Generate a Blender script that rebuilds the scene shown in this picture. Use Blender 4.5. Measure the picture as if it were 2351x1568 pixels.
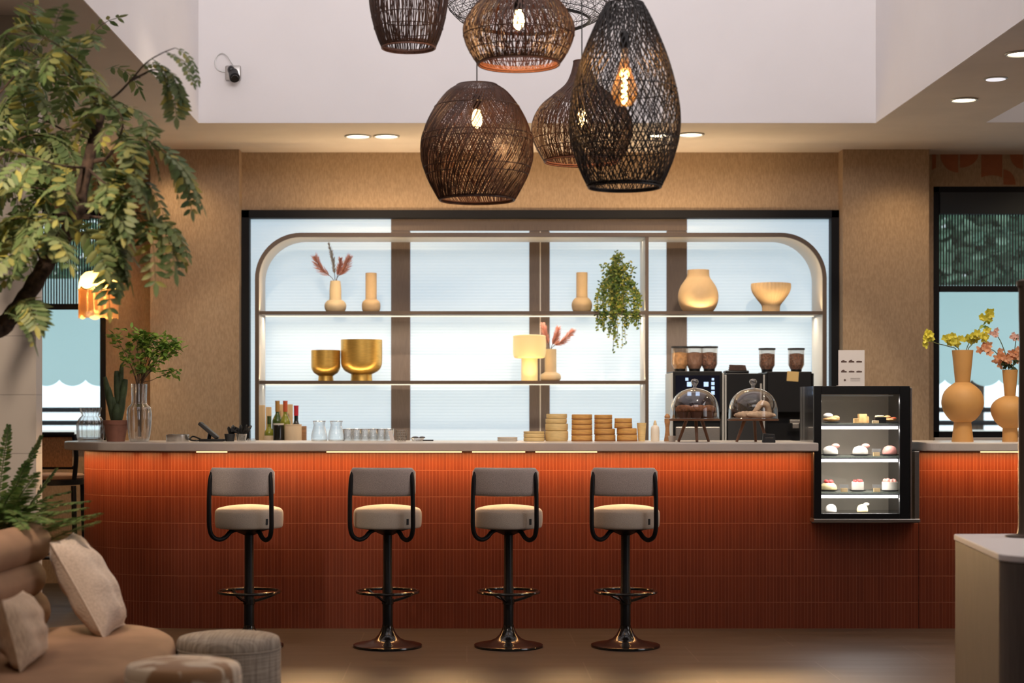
import bpy, math, random
from mathutils import Vector, Matrix
for _o in list(bpy.data.objects):
    bpy.data.objects.remove(_o)
SC = bpy.context.scene
COL = SC.collection
R = math.radians
PI = math.pi
# ------------------------------------------------------------------ camera, world, exposure
F = 4000.0; VX = 1072.0; VY = 942.0; EYE = 1.30       # focal length in px, vanishing point, eye height
cam = bpy.data.cameras.new('camera')
cam.sensor_width = 36.0
cam.sensor_fit = 'HORIZONTAL'
cam.lens = 36.0 * F / 2351.0
cam.shift_x = (1175.5 - VX) / 2351.0
cam.shift_y = (VY - 784.0) / 2351.0
cam.clip_end = 200
cam.dof.use_dof = True
cam.dof.focus_distance = 9.6
cam.dof.aperture_fstop = 2.2
camo = bpy.data.objects.new('camera', cam)
camo.location = (0, 0, EYE)
camo.rotation_euler = (R(90), 0, 0)
COL.objects.link(camo)
SC.camera = camo
SC.view_settings.view_transform = 'Standard'
SC.view_settings.look = 'None'
SC.view_settings.gamma = 1.0
SC.view_settings.use_curve_mapping = False
SC.view_settings.exposure = 0.0
world = bpy.data.worlds.new('world')
SC.world = world
world.use_nodes = True
_bg = world.node_tree.nodes['Background']
_bg.inputs[0].default_value = (0.80, 0.92, 1.0, 1)
_bg.inputs[1].default_value = 1.9

def P(px, py, D):
    return Vector(((px - VX) / F * D, D, EYE - (py - VY) / F * D))

def light(name, kind, loc, energy, color, rot=(0, 0, 0), size=None, size_y=None, spread=None, radius=None, cone=None, blend=0.6):
    l = bpy.data.lights.new(name, kind)
    l.energy = energy
    l.color = color
    if kind == 'AREA':
        l.shape = 'RECTANGLE'
        l.size = size
        l.size_y = size_y or size
        if spread: l.spread = R(spread)
    if radius is not None: l.shadow_soft_size = radius
    if kind == 'SPOT':
        l.spot_size = R(cone); l.spot_blend = blend
    o = bpy.data.objects.new(name, l)
    o.location = loc
    o.rotation_euler = rot
    COL.objects.link(o)
    return o

WARM = (1.0, 0.72, 0.42)
AMBER = (1.0, 0.56, 0.24)
NEUT = (1.0, 0.90, 0.78)
COOL = (0.86, 0.91, 1.0)
# added fill with no window, for the well's white walls; then the skylights
light('void_wall_fill', 'AREA', (0.5, 4.2, 4.45), 82, (1.0, 0.945, 0.95), (R(104), 0, 0), 4.0, 1.3, 95)
light('skylight', 'AREA', (0.5, 8.0, 5.4), 21, (0.95, 0.95, 1.0), (0, 0, 0), 4.0, 5.0)
light('side_skylight', 'AREA', (4.4, 8.0, 4.8), 60, (1.0, 0.95, 0.93), (R(30), 0, 0), 1.6, 4.0)
# added area fill for cool daylight from the right; no windows built there
light('side_daylight_fill', 'AREA', (5.4, 5.6, 1.9), 30, (0.95, 0.95, 1.0), (0, R(90), 0), 1.8, 3.0, 120)
# under-counter light strips: one row grazing the tiles, one row facing out over the stools
LEDC = (1.0, 0.50, 0.18)
light('counter_strip_light', 'AREA', (0.215, 10.288, 1.050), 21, LEDC, (0, 0, 0), 3.67, 0.02)
light('counter_strip_light', 'AREA', (4.07, 10.288, 1.050), 16, LEDC, (0, 0, 0), 2.70, 0.02)
for _i in range(6):
    _a = R(262 - 15.5 * _i)
    light('counter_strip_light', 'AREA', (-1.62 + .875 * math.cos(_a), 10.92 + .645 * math.sin(_a), 1.050), 1.2, LEDC, (0, 0, math.atan2(.615 * math.cos(_a), -.845 * math.sin(_a))), 0.17, 0.02)
light('counter_outward_light', 'AREA', (0.15, 10.19, 1.050), 20, (1.0, 0.62, 0.28), (R(-77), 0, 0), 3.7, 0.02, 52)
# shelf strips
SHC = (1.0, 0.88, 0.70)
light('shelf_strip_light', 'AREA', (-0.10, 12.53, 1.968), 10, SHC, (0, 0, 0), 2.72, 0.03)
light('shelf_strip_light', 'AREA', (1.89, 12.53, 1.968), 4.5, SHC, (0, 0, 0), 1.18, 0.03)
light('shelf_strip_light', 'AREA', (-0.10, 12.53, 1.482), 4.6, SHC, (0, 0, 0), 2.72, 0.03)
light('shelf_strip_light', 'AREA', (0.5, 12.50, 2.510), 2.0, SHC, (0, 0, 0), 3.3, 0.03)
light('shelf_uplight', 'AREA', (-0.10, 12.325, 2.012), 4.5, (1.0, 0.72, 0.38), (R(205), 0, 0), 2.72, 0.015)
light('shelf_uplight', 'AREA', (1.89, 12.325, 2.012), 2.4, (1.0, 0.72, 0.38), (R(205), 0, 0), 1.18, 0.015)
light('shelf_uplight', 'AREA', (-0.10, 12.325, 1.524), 3.6, (1.0, 0.72, 0.38), (R(205), 0, 0), 2.72, 0.015)
for _x in (-1.15, .45, 1.9):  # added spots without fixtures, lighting bar and shelf items from the front
    light('front_fill_spot', 'SPOT', (_x, 7.5, 4.8), 400, (1.0, .82, .60), (R(50.6), 0, 0), radius=.05, cone=30, blend=.35)
light('arch_top_light', 'AREA', (0.5, 12.42, 2.57), 9, (1.0, 0.74, 0.44), (R(180), 0, 0), 3.4, 0.04)

# ------------------------------------------------------------------ materials
def _set(bs, key, val):
    if key in bs.inputs: bs.inputs[key].default_value = val

def mat(name, c, rough=0.5, metal=0.0, var=0.0, scale=30.0, stretch=(1, 1, 1), bump=0.0, c2=None, emit=None, estr=0.0,
        trans=0.0, sheen=0.0, alpha=1.0, coat=0.0, detail=4, spec=None):
    m = bpy.data.materials.new(name)
    m.use_nodes = True
    nt = m.node_tree; N = nt.nodes; L = nt.links
    bs = N['Principled BSDF']
    bs.inputs['Base Color'].default_value = (*c, 1)
    bs.inputs['Roughness'].default_value = rough
    bs.inputs['Metallic'].default_value = metal
    _set(bs, 'Transmission Weight', trans)
    _set(bs, 'Sheen Weight', sheen)
    _set(bs, 'Coat Weight', coat)
    if spec is not None: _set(bs, 'Specular IOR Level', spec)
    if emit:
        _set(bs, 'Emission Color', (*emit, 1)); _set(bs, 'Emission Strength', estr)
    if c2 is None and var > 0:
        c2 = tuple(max(0, min(1, x * (1 - var))) for x in c)
        c1 = tuple(max(0, min(1, x * (1 + var))) for x in c)
    else:
        c1 = c
    if c2 is not None or bump > 0:
        tc = N.new('ShaderNodeTexCoord')
        mp = N.new('ShaderNodeMapping')
        mp.inputs['Scale'].default_value = stretch
        L.new(tc.outputs['Object'], mp.inputs['Vector'])
        nz = N.new('ShaderNodeTexNoise')
        nz.inputs['Scale'].default_value = scale
        nz.inputs['Detail'].default_value = detail
        L.new(mp.outputs['Vector'], nz.inputs['Vector'])
        if c2 is not None:
            rp = N.new('ShaderNodeValToRGB')
            rp.color_ramp.elements[0].position = 0.36
            rp.color_ramp.elements[1].position = 0.64
            rp.color_ramp.elements[0].color = (*c2, 1)
            rp.color_ramp.elements[1].color = (*c1, 1)
            L.new(nz.outputs['Fac'], rp.inputs['Fac'])
            L.new(rp.outputs['Color'], bs.inputs['Base Color'])
        if bump > 0:
            bp = N.new('ShaderNodeBump')
            bp.inputs['Strength'].default_value = bump
            bp.inputs['Distance'].default_value = 0.01
            L.new(nz.outputs['Fac'], bp.inputs['Height'])
            L.new(bp.outputs['Normal'], bs.inputs['Normal'])
    return m

def mat_leaf(name, cols, rough=0.55):
    m = bpy.data.materials.new(name); m.use_nodes = True
    nt = m.node_tree; N = nt.nodes; L = nt.links
    bs = N['Principled BSDF']
    g = N.new('ShaderNodeNewGeometry')
    rp = N.new('ShaderNodeValToRGB')
    el = rp.color_ramp.elements
    el[0].color = (*cols[0], 1); el[1].color = (*cols[-1], 1)
    for i, c in enumerate(cols[1:-1]):
        e = el.new((i + 1) / (len(cols) - 1)); e.color = (*c, 1)
    L.new(g.outputs['Random Per Island'], rp.inputs['Fac'])
    L.new(rp.outputs['Color'], bs.inputs['Base Color'])
    bs.inputs['Roughness'].default_value = rough
    tr = N.new('ShaderNodeBsdfTranslucent')
    L.new(rp.outputs['Color'], tr.inputs['Color'])
    mx = N.new('ShaderNodeMixShader'); mx.inputs[0].default_value = 0.3
    L.new(bs.outputs[0], mx.inputs[1]); L.new(tr.outputs[0], mx.inputs[2])
    L.new(mx.outputs[0], N['Material Output'].inputs['Surface'])
    return m

def mat_glass(name, tint=(1, 1, 1), refl=0.12, edge=0.75, rough=0.02, body=0.0, bodycol=(.8, .85, .85)):
    """thin clear glass: see-through in the middle, mirror-like and milky at grazing rims"""
    m = bpy.data.materials.new(name); m.use_nodes = True
    nt = m.node_tree; N = nt.nodes; L = nt.links
    N.remove(N['Principled BSDF'])
    t = N.new('ShaderNodeBsdfTransparent'); t.inputs[0].default_value = (*tint, 1)
    g = N.new('ShaderNodeBsdfGlossy'); g.inputs['Roughness'].default_value = rough
    lw = N.new('ShaderNodeLayerWeight'); lw.inputs['Blend'].default_value = 0.35
    mr = N.new('ShaderNodeMapRange')
    mr.inputs['To Min'].default_value = refl; mr.inputs['To Max'].default_value = edge
    L.new(lw.outputs['Facing'], mr.inputs['Value'])
    mx = N.new('ShaderNodeMixShader')
    L.new(mr.outputs['Result'], mx.inputs[0]); L.new(t.outputs[0], mx.inputs[1]); L.new(g.outputs[0], mx.inputs[2])
    out = mx
    if body > 0:
        d = N.new('ShaderNodeBsdfDiffuse'); d.inputs[0].default_value = (*bodycol, 1)
        m2 = N.new('ShaderNodeMixShader'); m2.inputs[0].default_value = body
        L.new(mx.outputs[0], m2.inputs[1]); L.new(d.outputs[0], m2.inputs[2]); out = m2
    L.new(out.outputs[0], N['Material Output'].inputs['Surface'])
    return m

def mat_emit(name, c, s):
    m = bpy.data.materials.new(name); m.use_nodes = True
    N = m.node_tree.nodes; N.remove(N['Principled BSDF'])
    e = N.new('ShaderNodeEmission'); e.inputs[0].default_value = (*c, 1); e.inputs[1].default_value = s
    m.node_tree.links.new(e.outputs[0], N['Material Output'].inputs['Surface'])
    return m

def mat_translucent(name, c, k=0.6, rough=0.6):
    m = bpy.data.materials.new(name); m.use_nodes = True
    N = m.node_tree.nodes; L = m.node_tree.links
    bs = N['Principled BSDF']; bs.inputs['Base Color'].default_value = (*c, 1); bs.inputs['Roughness'].default_value = rough
    t = N.new('ShaderNodeBsdfTranslucent'); t.inputs[0].default_value = (*c, 1)
    mx = N.new('ShaderNodeMixShader'); mx.inputs[0].default_value = k
    L.new(bs.outputs[0], mx.inputs[1]); L.new(t.outputs[0], mx.inputs[2])
    L.new(mx.outputs[0], N['Material Output'].inputs['Surface'])
    return m

def mat_tile(name, c1, c2, mortar, w, h, msize, bump=0.5, rough=0.35, uv=True, offset=0.0, swap=False, squash=1.0):
    m = bpy.data.materials.new(name); m.use_nodes = True
    nt = m.node_tree; N = nt.nodes; L = nt.links
    bs = N['Principled BSDF']; bs.inputs['Roughness'].default_value = rough
    tc = N.new('ShaderNodeTexCoord')
    br = N.new('ShaderNodeTexBrick')
    br.offset = offset
    br.inputs['Color1'].default_value = (*c1, 1); br.inputs['Color2'].default_value = (*c2, 1)
    br.inputs['Mortar'].default_value = (*mortar, 1)
    br.inputs['Scale'].default_value = 1.0
    br.inputs['Mortar Size'].default_value = msize
    br.inputs['Mortar Smooth'].default_value = 0.3
    br.inputs['Bias'].default_value = 0.0
    br.inputs['Brick Width'].default_value = w
    br.inputs['Row Height'].default_value = h
    L.new(tc.outputs['UV' if uv else 'Object'], br.inputs['Vector'])
    L.new(br.outputs['Color'], bs.inputs['Base Color'])
    bp = N.new('ShaderNodeBump'); bp.inputs['Strength'].default_value = bump; bp.inputs['Distance'].default_value = 0.004
    bp.invert = True
    L.new(br.outputs['Fac'], bp.inputs['Height']); L.new(bp.outputs['Normal'], bs.inputs['Normal'])
    return m

M = {}
M['wallpaper'] = mat('woven wallpaper', (.46, .325, .205), 0.8, var=0.0, c2=(.365, .25, .152), scale=60, stretch=(2.2, 2.2, .55), bump=.25)
M['soffit'] = mat('warm painted ceiling', (.80, .71, .63), .8, var=.03, scale=3)
M['white'] = mat('white plaster', (.86, .83, .83), .8, var=.012, scale=2)
M['floor'] = None
M['tile'] = mat_tile('terracotta finger tile', (.170, .037, .016), (.142, .029, .013), (.24, .085, .05), .0205, .157, .0016, .55, .34)
M['stone'] = mat('warm white stone', (.80, .72, .64), .32, var=.04, scale=6)
M['black'] = mat('black powder coat', (.008, .008, .009), .42, spec=.3)
M['blackgloss'] = mat('black gloss enamel', (.010, .009, .009), .16, coat=.4)
M['frame'] = mat('black window frame', (.009, .009, .011), .6, spec=.2)
M['bronze'] = mat('dark bronze', (.115, .082, .060), .42, metal=.5)
M['cream'] = mat('cream lacquer', (.72, .66, .58), .5)
M['mullion'] = mat('brown reeded panel', (.155, .115, .095), .6, var=.14, scale=80, stretch=(6, 1, .15), bump=.3)
M['fabric_grey'] = mat('taupe woven fabric', (.60, .52, .47), .95, var=.12, scale=260, bump=.25, sheen=.3)
M['fabric_cream'] = mat('cream woven fabric', (.60, .53, .44), .95, var=.07, scale=260, bump=.2, sheen=.2)
M['leather'] = mat('tan brown upholstery', (.30, .175, .105), .8, var=.10, scale=5, bump=.08, spec=.2)
M['linen'] = mat('beige linen', (.50, .36, .245), .95, var=.16, scale=150, stretch=(1, 1, .25), bump=.3, sheen=.2)
M['linen2'] = mat('pale beige linen', (.52, .40, .31), .95, var=.10, scale=120, stretch=(.3, 1, 1), bump=.25, sheen=.2)
M['wood_grey'] = mat('grey brown wood veneer', (.125, .100, .084), .6, var=.12, scale=24, stretch=(6, 6, .25))
M['rattan'] = mat('dark brown rattan', (.060, .025, .014), .5, var=.3, scale=60)
M['rattan_black'] = mat('black rattan', (.013, .010, .010), .5, var=.3, scale=60)
M['rattan_mid'] = mat('mid brown rattan', (.075, .036, .022), .5, var=.3, scale=60)
M['rattan_pale'] = mat('reddish rattan', (.20, .085, .05), .55, var=.2, scale=60)
M['lens_white'] = mat('white lamp lens', (.8, .8, .82), .5, emit=(.95, .93, 1.0), estr=.8)
M['bulb'] = mat_emit('glowing bulb', (1.0, .66, .30), 16)
M['filament'] = mat_emit('glowing filament', (1.0, .70, .36), 45)
M['amber'] = mat_glass('amber bulb glass', (1.0, .80, .50), .10, .55, body=.04, bodycol=(1, .6, .25))
M['glass'] = mat_glass('clear glass', (.98, .985, .985), .045, .8)
M['pane'] = mat_glass('window glass', (.96, .985, .985), .04, .4)
M['glass_rib'] = mat_glass('ribbed glass', (.93, .94, .94), .14, .85, rough=.04, body=.02)
M['glass_shelf'] = mat_glass('greenish shelf glass', (.86, .92, .88), .12, .6, body=.12, bodycol=(.55, .62, .56))
M['hopper'] = mat_glass('smoked hopper', (.92, .88, .84), .10, .6, body=.05)
M['steel'] = mat('brushed steel', (.48, .46, .44), .32, metal=1.0, var=.06, scale=40, stretch=(1, 1, 8))
M['silver'] = mat('silver plastic', (.60, .60, .58), .4, metal=.4)
M['greydark'] = mat('dark grey plastic', (.030, .030, .032), .5, spec=.3)
M['vase_tan'] = mat('matt sand ceramic', (.62, .44, .25), .75, var=.04, scale=14)
M['vase_cream'] = mat('matt cream ceramic', (.68, .54, .34), .75, var=.04, scale=14)
M['ochre'] = mat('ochre ceramic', (.62, .33, .105), .6, var=.04, scale=10)
M['gold'] = mat('brushed gold metal', (.64, .40, .10), .36, metal=.75, var=.08, scale=20, stretch=(1, 1, 8))
M['terracotta'] = mat('terracotta clay', (.30, .13, .085), .85, var=.12, scale=14)
M['bark'] = mat('dark bark', (.060, .035, .022), .95, var=.5, scale=30, bump=.9)
M['stem'] = mat('green stem', (.10, .12, .04), .7)
M['twig'] = mat('brown twig', (.10, .062, .038), .8)
M['leaf_tree'] = mat_leaf('tree leaves', [(.075, .125, .040), (.13, .19, .06), (.18, .23, .085), (.24, .27, .11), (.42, .36, .07)])
M['leaf_fern'] = mat_leaf('fern leaves', [(.06, .13, .03), (.12, .21, .05), (.22, .26, .08)])
M['leaf_vine'] = mat_leaf('vine leaves', [(.03, .08, .02), (.09, .17, .03), (.22, .28, .04), (.42, .38, .07)])
M['leaf_branch'] = mat_leaf('branch leaves', [(.08, .17, .03), (.17, .30, .045), (.32, .42, .07)])
M['leaf_dark'] = mat_leaf('dark leaves', [(.015, .035, .015), (.04, .07, .02)])
M['leaf_out'] = mat_leaf('garden leaves', [(.10, .20, .14), (.19, .32, .22), (.32, .46, .34)])
M['cactus'] = mat('cactus skin', (.050, .075, .030), .7, var=.3, scale=18, bump=.2)
M['yellow'] = mat_leaf('yellow petals', [(.62, .58, .05), (.80, .72, .10), (.55, .52, .05)])
M['peach'] = mat_leaf('peach petals', [(.75, .33, .14), (.82, .48, .30), (.65, .25, .12)])
M['pink'] = mat_leaf('pale pink petals', [(.78, .46, .40), (.85, .60, .52)])
M['pampas'] = mat_leaf('pink pampas', [(.62, .25, .17), (.70, .36, .28), (.52, .28, .24)])
M['pampas_grey'] = mat_leaf('grey pampas', [(.36, .34, .31), (.46, .42, .37)])
M['frost'] = None
M['led'] = mat_emit('warm led', (1.0, .62, .28), 2.2)
M['led_shelf'] = mat_emit('shelf led', (1.0, .86, .64), 1.5)
M['led_cool'] = mat_emit('cool led', (1.0, .93, .95), 5)
M['downlight'] = mat_emit('downlight lamp', (1.0, .86, .62), 9)
M['lampglow'] = mat('cream lamp shade', (.80, .66, .36), .6, emit=(1.0, .66, .25), estr=.24)
M['fringe'] = mat_translucent('cream fringe', (.85, .66, .38), .5)
M['shade_fabric'] = mat_translucent('cream shade fabric', (.85, .66, .40), .5)
M['brown'] = mat('dark brown edging', (.05, .022, .012), .7)
M['paper'] = mat('white card', (.78, .73, .71), .7)
M['ink'] = mat('brown print', (.11, .065, .055), .7)
M['note'] = mat('yellow paper note', (.72, .50, .20), .8)
M['wood'] = mat('warm oak', (.36, .18, .075), .55, var=.18, scale=14, stretch=(1, 1, 5))
M['wood_dark'] = mat('walnut', (.17, .075, .038), .5, var=.2, scale=14, stretch=(1, 1, .2))
M['wood_pale'] = mat('pale beech', (.66, .47, .25), .6, var=.08, scale=12, stretch=(4, 4, .3))
M['bamboo'] = mat('tan bamboo', (.70, .38, .11), .6, var=.12, scale=20, stretch=(1, 1, 5))
M['bamboo_pale'] = mat('pale straw ware', (.78, .58, .27), .65, var=.08, scale=20, stretch=(1, 1, 5))
M['bamboo_rim'] = mat('dark bamboo rim', (.40, .17, .045), .6)
M['bottle_green'] = mat('dark green bottle glass', (.05, .085, .016), .12, coat=.5)
M['bottle_olive'] = mat('olive bottle glass', (.22, .24, .03), .12, coat=.5)
M['bottle_black'] = mat('black bottle glass', (.012, .012, .010), .12, coat=.5)
M['red'] = mat('red foil', (.52, .025, .045), .4)
M['orangefoil'] = mat('orange foil', (.55, .10, .035), .4)
M['goldfoil'] = mat('gold foil', (.50, .28, .08), .4, metal=.4)
M['label'] = mat('cream label', (.78, .60, .40), .8)
M['muffin'] = mat('brown muffin crumb', (.24, .095, .045), .85, var=.35, scale=50, bump=.6)
M['muffin_case'] = mat('brown paper case', (.11, .045, .028), .8)
M['pastry'] = mat('golden pastry', (.62, .34, .13), .7, var=.3, scale=30, bump=.4)
M['croissant'] = mat('pale sugared pastry', (.60, .43, .30), .75, var=.18, scale=30, bump=.3)
M['cream_food'] = mat('white cream', (.86, .80, .70), .55)
M['cream_yellow'] = mat('yellow cream', (.82, .68, .36), .6)
M['berry'] = mat('red berry glaze', (.60, .075, .07), .35)
M['pinkfood'] = mat('pink icing', (.75, .33, .28), .5)
M['cake_tan'] = mat('tan sponge', (.60, .36, .14), .8, var=.15, scale=40)
M['teal'] = mat_translucent('teal awning canvas', (.70, .80, .80), .72)
M['paving'] = mat('pale paving', (.72, .72, .70), .8, var=.06, scale=2)
M['outwhite'] = mat('white terrace wall', (.92, .92, .92), .7)
M['blind'] = mat('black blind fabric', (.030, .036, .042), .8)
M['beans'] = mat('coffee beans', (.30, .12, .055), .6, var=.5, scale=90, bump=.7)
M['powder'] = mat('caramel powder', (.78, .42, .15), .8, var=.2, scale=50)
M['cocoa'] = mat('cocoa powder', (.38, .19, .11), .8, var=.2, scale=50)
M['screen'] = mat('black glass screen', (.008, .010, .022), .1)
M['icon'] = mat_emit('screen icon', (.55, .72, 1.0), 1.3)
M['cane'] = mat('woven cane', (.40, .17, .055), .7, var=.25, scale=160, stretch=(1, 1, .3))
M['seat_tan'] = mat('tan seat pad', (.42, .25, .15), .8)
M['frieze'] = mat('rust print', (.36, .125, .055), .8, var=.06, scale=20)
M['jug'] = mat('cream jug ceramic', (.74, .62, .42), .5)

def _floor():
    m = bpy.data.materials.new('dark stone floor tile'); m.use_nodes = True
    nt = m.node_tree; N = nt.nodes; L = nt.links
    bs = N['Principled BSDF']
    tc = N.new('ShaderNodeTexCoord')
    br = N.new('ShaderNodeTexBrick'); br.offset = 0.5
    br.inputs['Scale'].default_value = 1; br.inputs['Brick Width'].default_value = 1.2; br.inputs['Row Height'].default_value = .6
    br.inputs['Mortar Size'].default_value = .004
    br.inputs['Color1'].default_value = (.048, .036, .030, 1); br.inputs['Color2'].default_value = (.041, .031, .026, 1)
    br.inputs['Mortar'].default_value = (.075, .060, .05, 1)
    L.new(tc.outputs['Object'], br.inputs['Vector'])
    nz = N.new('ShaderNodeTexNoise'); nz.inputs['Scale'].default_value = 3.0; nz.inputs['Detail'].default_value = 7
    mp = N.new('ShaderNodeMapping'); mp.inputs['Scale'].default_value = (.5, 3, 1)
    L.new(tc.outputs['Object'], mp.inputs['Vector']); L.new(mp.outputs[0], nz.inputs['Vector'])
    mx = N.new('ShaderNodeMix'); mx.data_type = 'RGBA'; mx.blend_type = 'OVERLAY'; mx.inputs[0].default_value = .45
    L.new(br.outputs['Color'], mx.inputs[6]); L.new(nz.outputs['Fac'], mx.inputs[7])
    L.new(mx.outputs[2], bs.inputs['Base Color'])
    mr = N.new('ShaderNodeMapRange'); mr.inputs['To Min'].default_value = .42; mr.inputs['To Max'].default_value = .62
    L.new(nz.outputs['Fac'], mr.inputs['Value']); L.new(mr.outputs[0], bs.inputs['Roughness'])
    return m
M['floor'] = _floor()

def _frost():
    """daylit reeded glass: gives off the daylight behind it and takes the warm strip light on its face"""
    m = bpy.data.materials.new('frosted reeded glass'); m.use_nodes = True
    nt = m.node_tree; N = nt.nodes; L = nt.links
    bs = N['Principled BSDF']
    bs.inputs['Base Color'].default_value = (.45, .48, .50, 1)
    bs.inputs['Roughness'].default_value = .5
    _set(bs, 'Emission Color', (.60, .80, .93, 1)); _set(bs, 'Emission Strength', .62)
    tc = N.new('ShaderNodeTexCoord')
    wv = N.new('ShaderNodeTexWave'); wv.bands_direction = 'Z'; wv.inputs['Scale'].default_value = 14
    L.new(tc.outputs['Object'], wv.inputs['Vector'])
    bp = N.new('ShaderNodeBump'); bp.inputs['Strength'].default_value = .25; bp.inputs['Distance'].default_value = .004
    L.new(wv.outputs['Fac'], bp.inputs['Height']); L.new(bp.outputs['Normal'], bs.inputs['Normal'])
    return m
M['frost'] = _frost()

def _check():
    m = bpy.data.materials.new('beige check tweed'); m.use_nodes = True
    nt = m.node_tree; N = nt.nodes; L = nt.links
    bs = N['Principled BSDF']; bs.inputs['Roughness'].default_value = .95
    tc = N.new('ShaderNodeTexCoord')
    mp = N.new('ShaderNodeMapping'); mp.inputs['Scale'].default_value = (1, 1, .06); L.new(tc.outputs['UV'], mp.inputs['Vector'])
    n1 = N.new('ShaderNodeTexNoise'); n1.inputs['Scale'].default_value = 170; n1.inputs['Detail'].default_value = 1
    n2 = N.new('ShaderNodeTexNoise'); n2.inputs['Scale'].default_value = 170; n2.inputs['Detail'].default_value = 1
    ma = N.new('ShaderNodeMapping'); ma.inputs['Scale'].default_value = (1, .03, 1); L.new(tc.outputs['UV'], ma.inputs['Vector'])
    mb = N.new('ShaderNodeMapping'); mb.inputs['Scale'].default_value = (.03, 1, 1); L.new(tc.outputs['UV'], mb.inputs['Vector'])
    L.new(ma.outputs[0], n1.inputs['Vector']); L.new(mb.outputs[0], n2.inputs['Vector'])
    ad = N.new('ShaderNodeMath'); ad.operation = 'ADD'; L.new(n1.outputs['Fac'], ad.inputs[0]); L.new(n2.outputs['Fac'], ad.inputs[1])
    rp = N.new('ShaderNodeValToRGB')
    rp.color_ramp.elements[0].position = .40; rp.color_ramp.elements[1].position = .60
    rp.color_ramp.elements[0].color = (.24, .195, .155, 1); rp.color_ramp.elements[1].color = (.44, .365, .285, 1)
    hv = N.new('ShaderNodeMath'); hv.operation = 'MULTIPLY'; hv.inputs[1].default_value = .5
    L.new(ad.outputs[0], hv.inputs[0]); L.new(hv.outputs[0], rp.inputs['Fac']); L.new(rp.outputs[0], bs.inputs['Base Color'])
    return m
M['check'] = _check()

def _hide():
    m = bpy.data.materials.new('brown and cream hide'); m.use_nodes = True
    nt = m.node_tree; N = nt.nodes; L = nt.links
    bs = N['Principled BSDF']; bs.inputs['Roughness'].default_value = .85; _set(bs, 'Sheen Weight', .3)
    tc = N.new('ShaderNodeTexCoord')
    mp = N.new('ShaderNodeMapping'); mp.inputs['Scale'].default_value = (1, 1.6, .8); L.new(tc.outputs['Object'], mp.inputs['Vector'])
    nz = N.new('ShaderNodeTexNoise'); nz.inputs['Scale'].default_value = 7.5; nz.inputs['Detail'].default_value = 2.5; nz.inputs['Distortion'].default_value = .8
    L.new(mp.outputs[0], nz.inputs['Vector'])
    rp = N.new('ShaderNodeValToRGB')
    rp.color_ramp.elements[0].position = .46; rp.color_ramp.elements[1].position = .53
    rp.color_ramp.elements[0].color = (.30, .155, .065, 1); rp.color_ramp.elements[1].color = (.62, .50, .36, 1)
    L.new(nz.outputs['Fac'], rp.inputs['Fac']); L.new(rp.outputs[0], bs.inputs['Base Color'])
    return m
M['hide'] = _hide()

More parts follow.
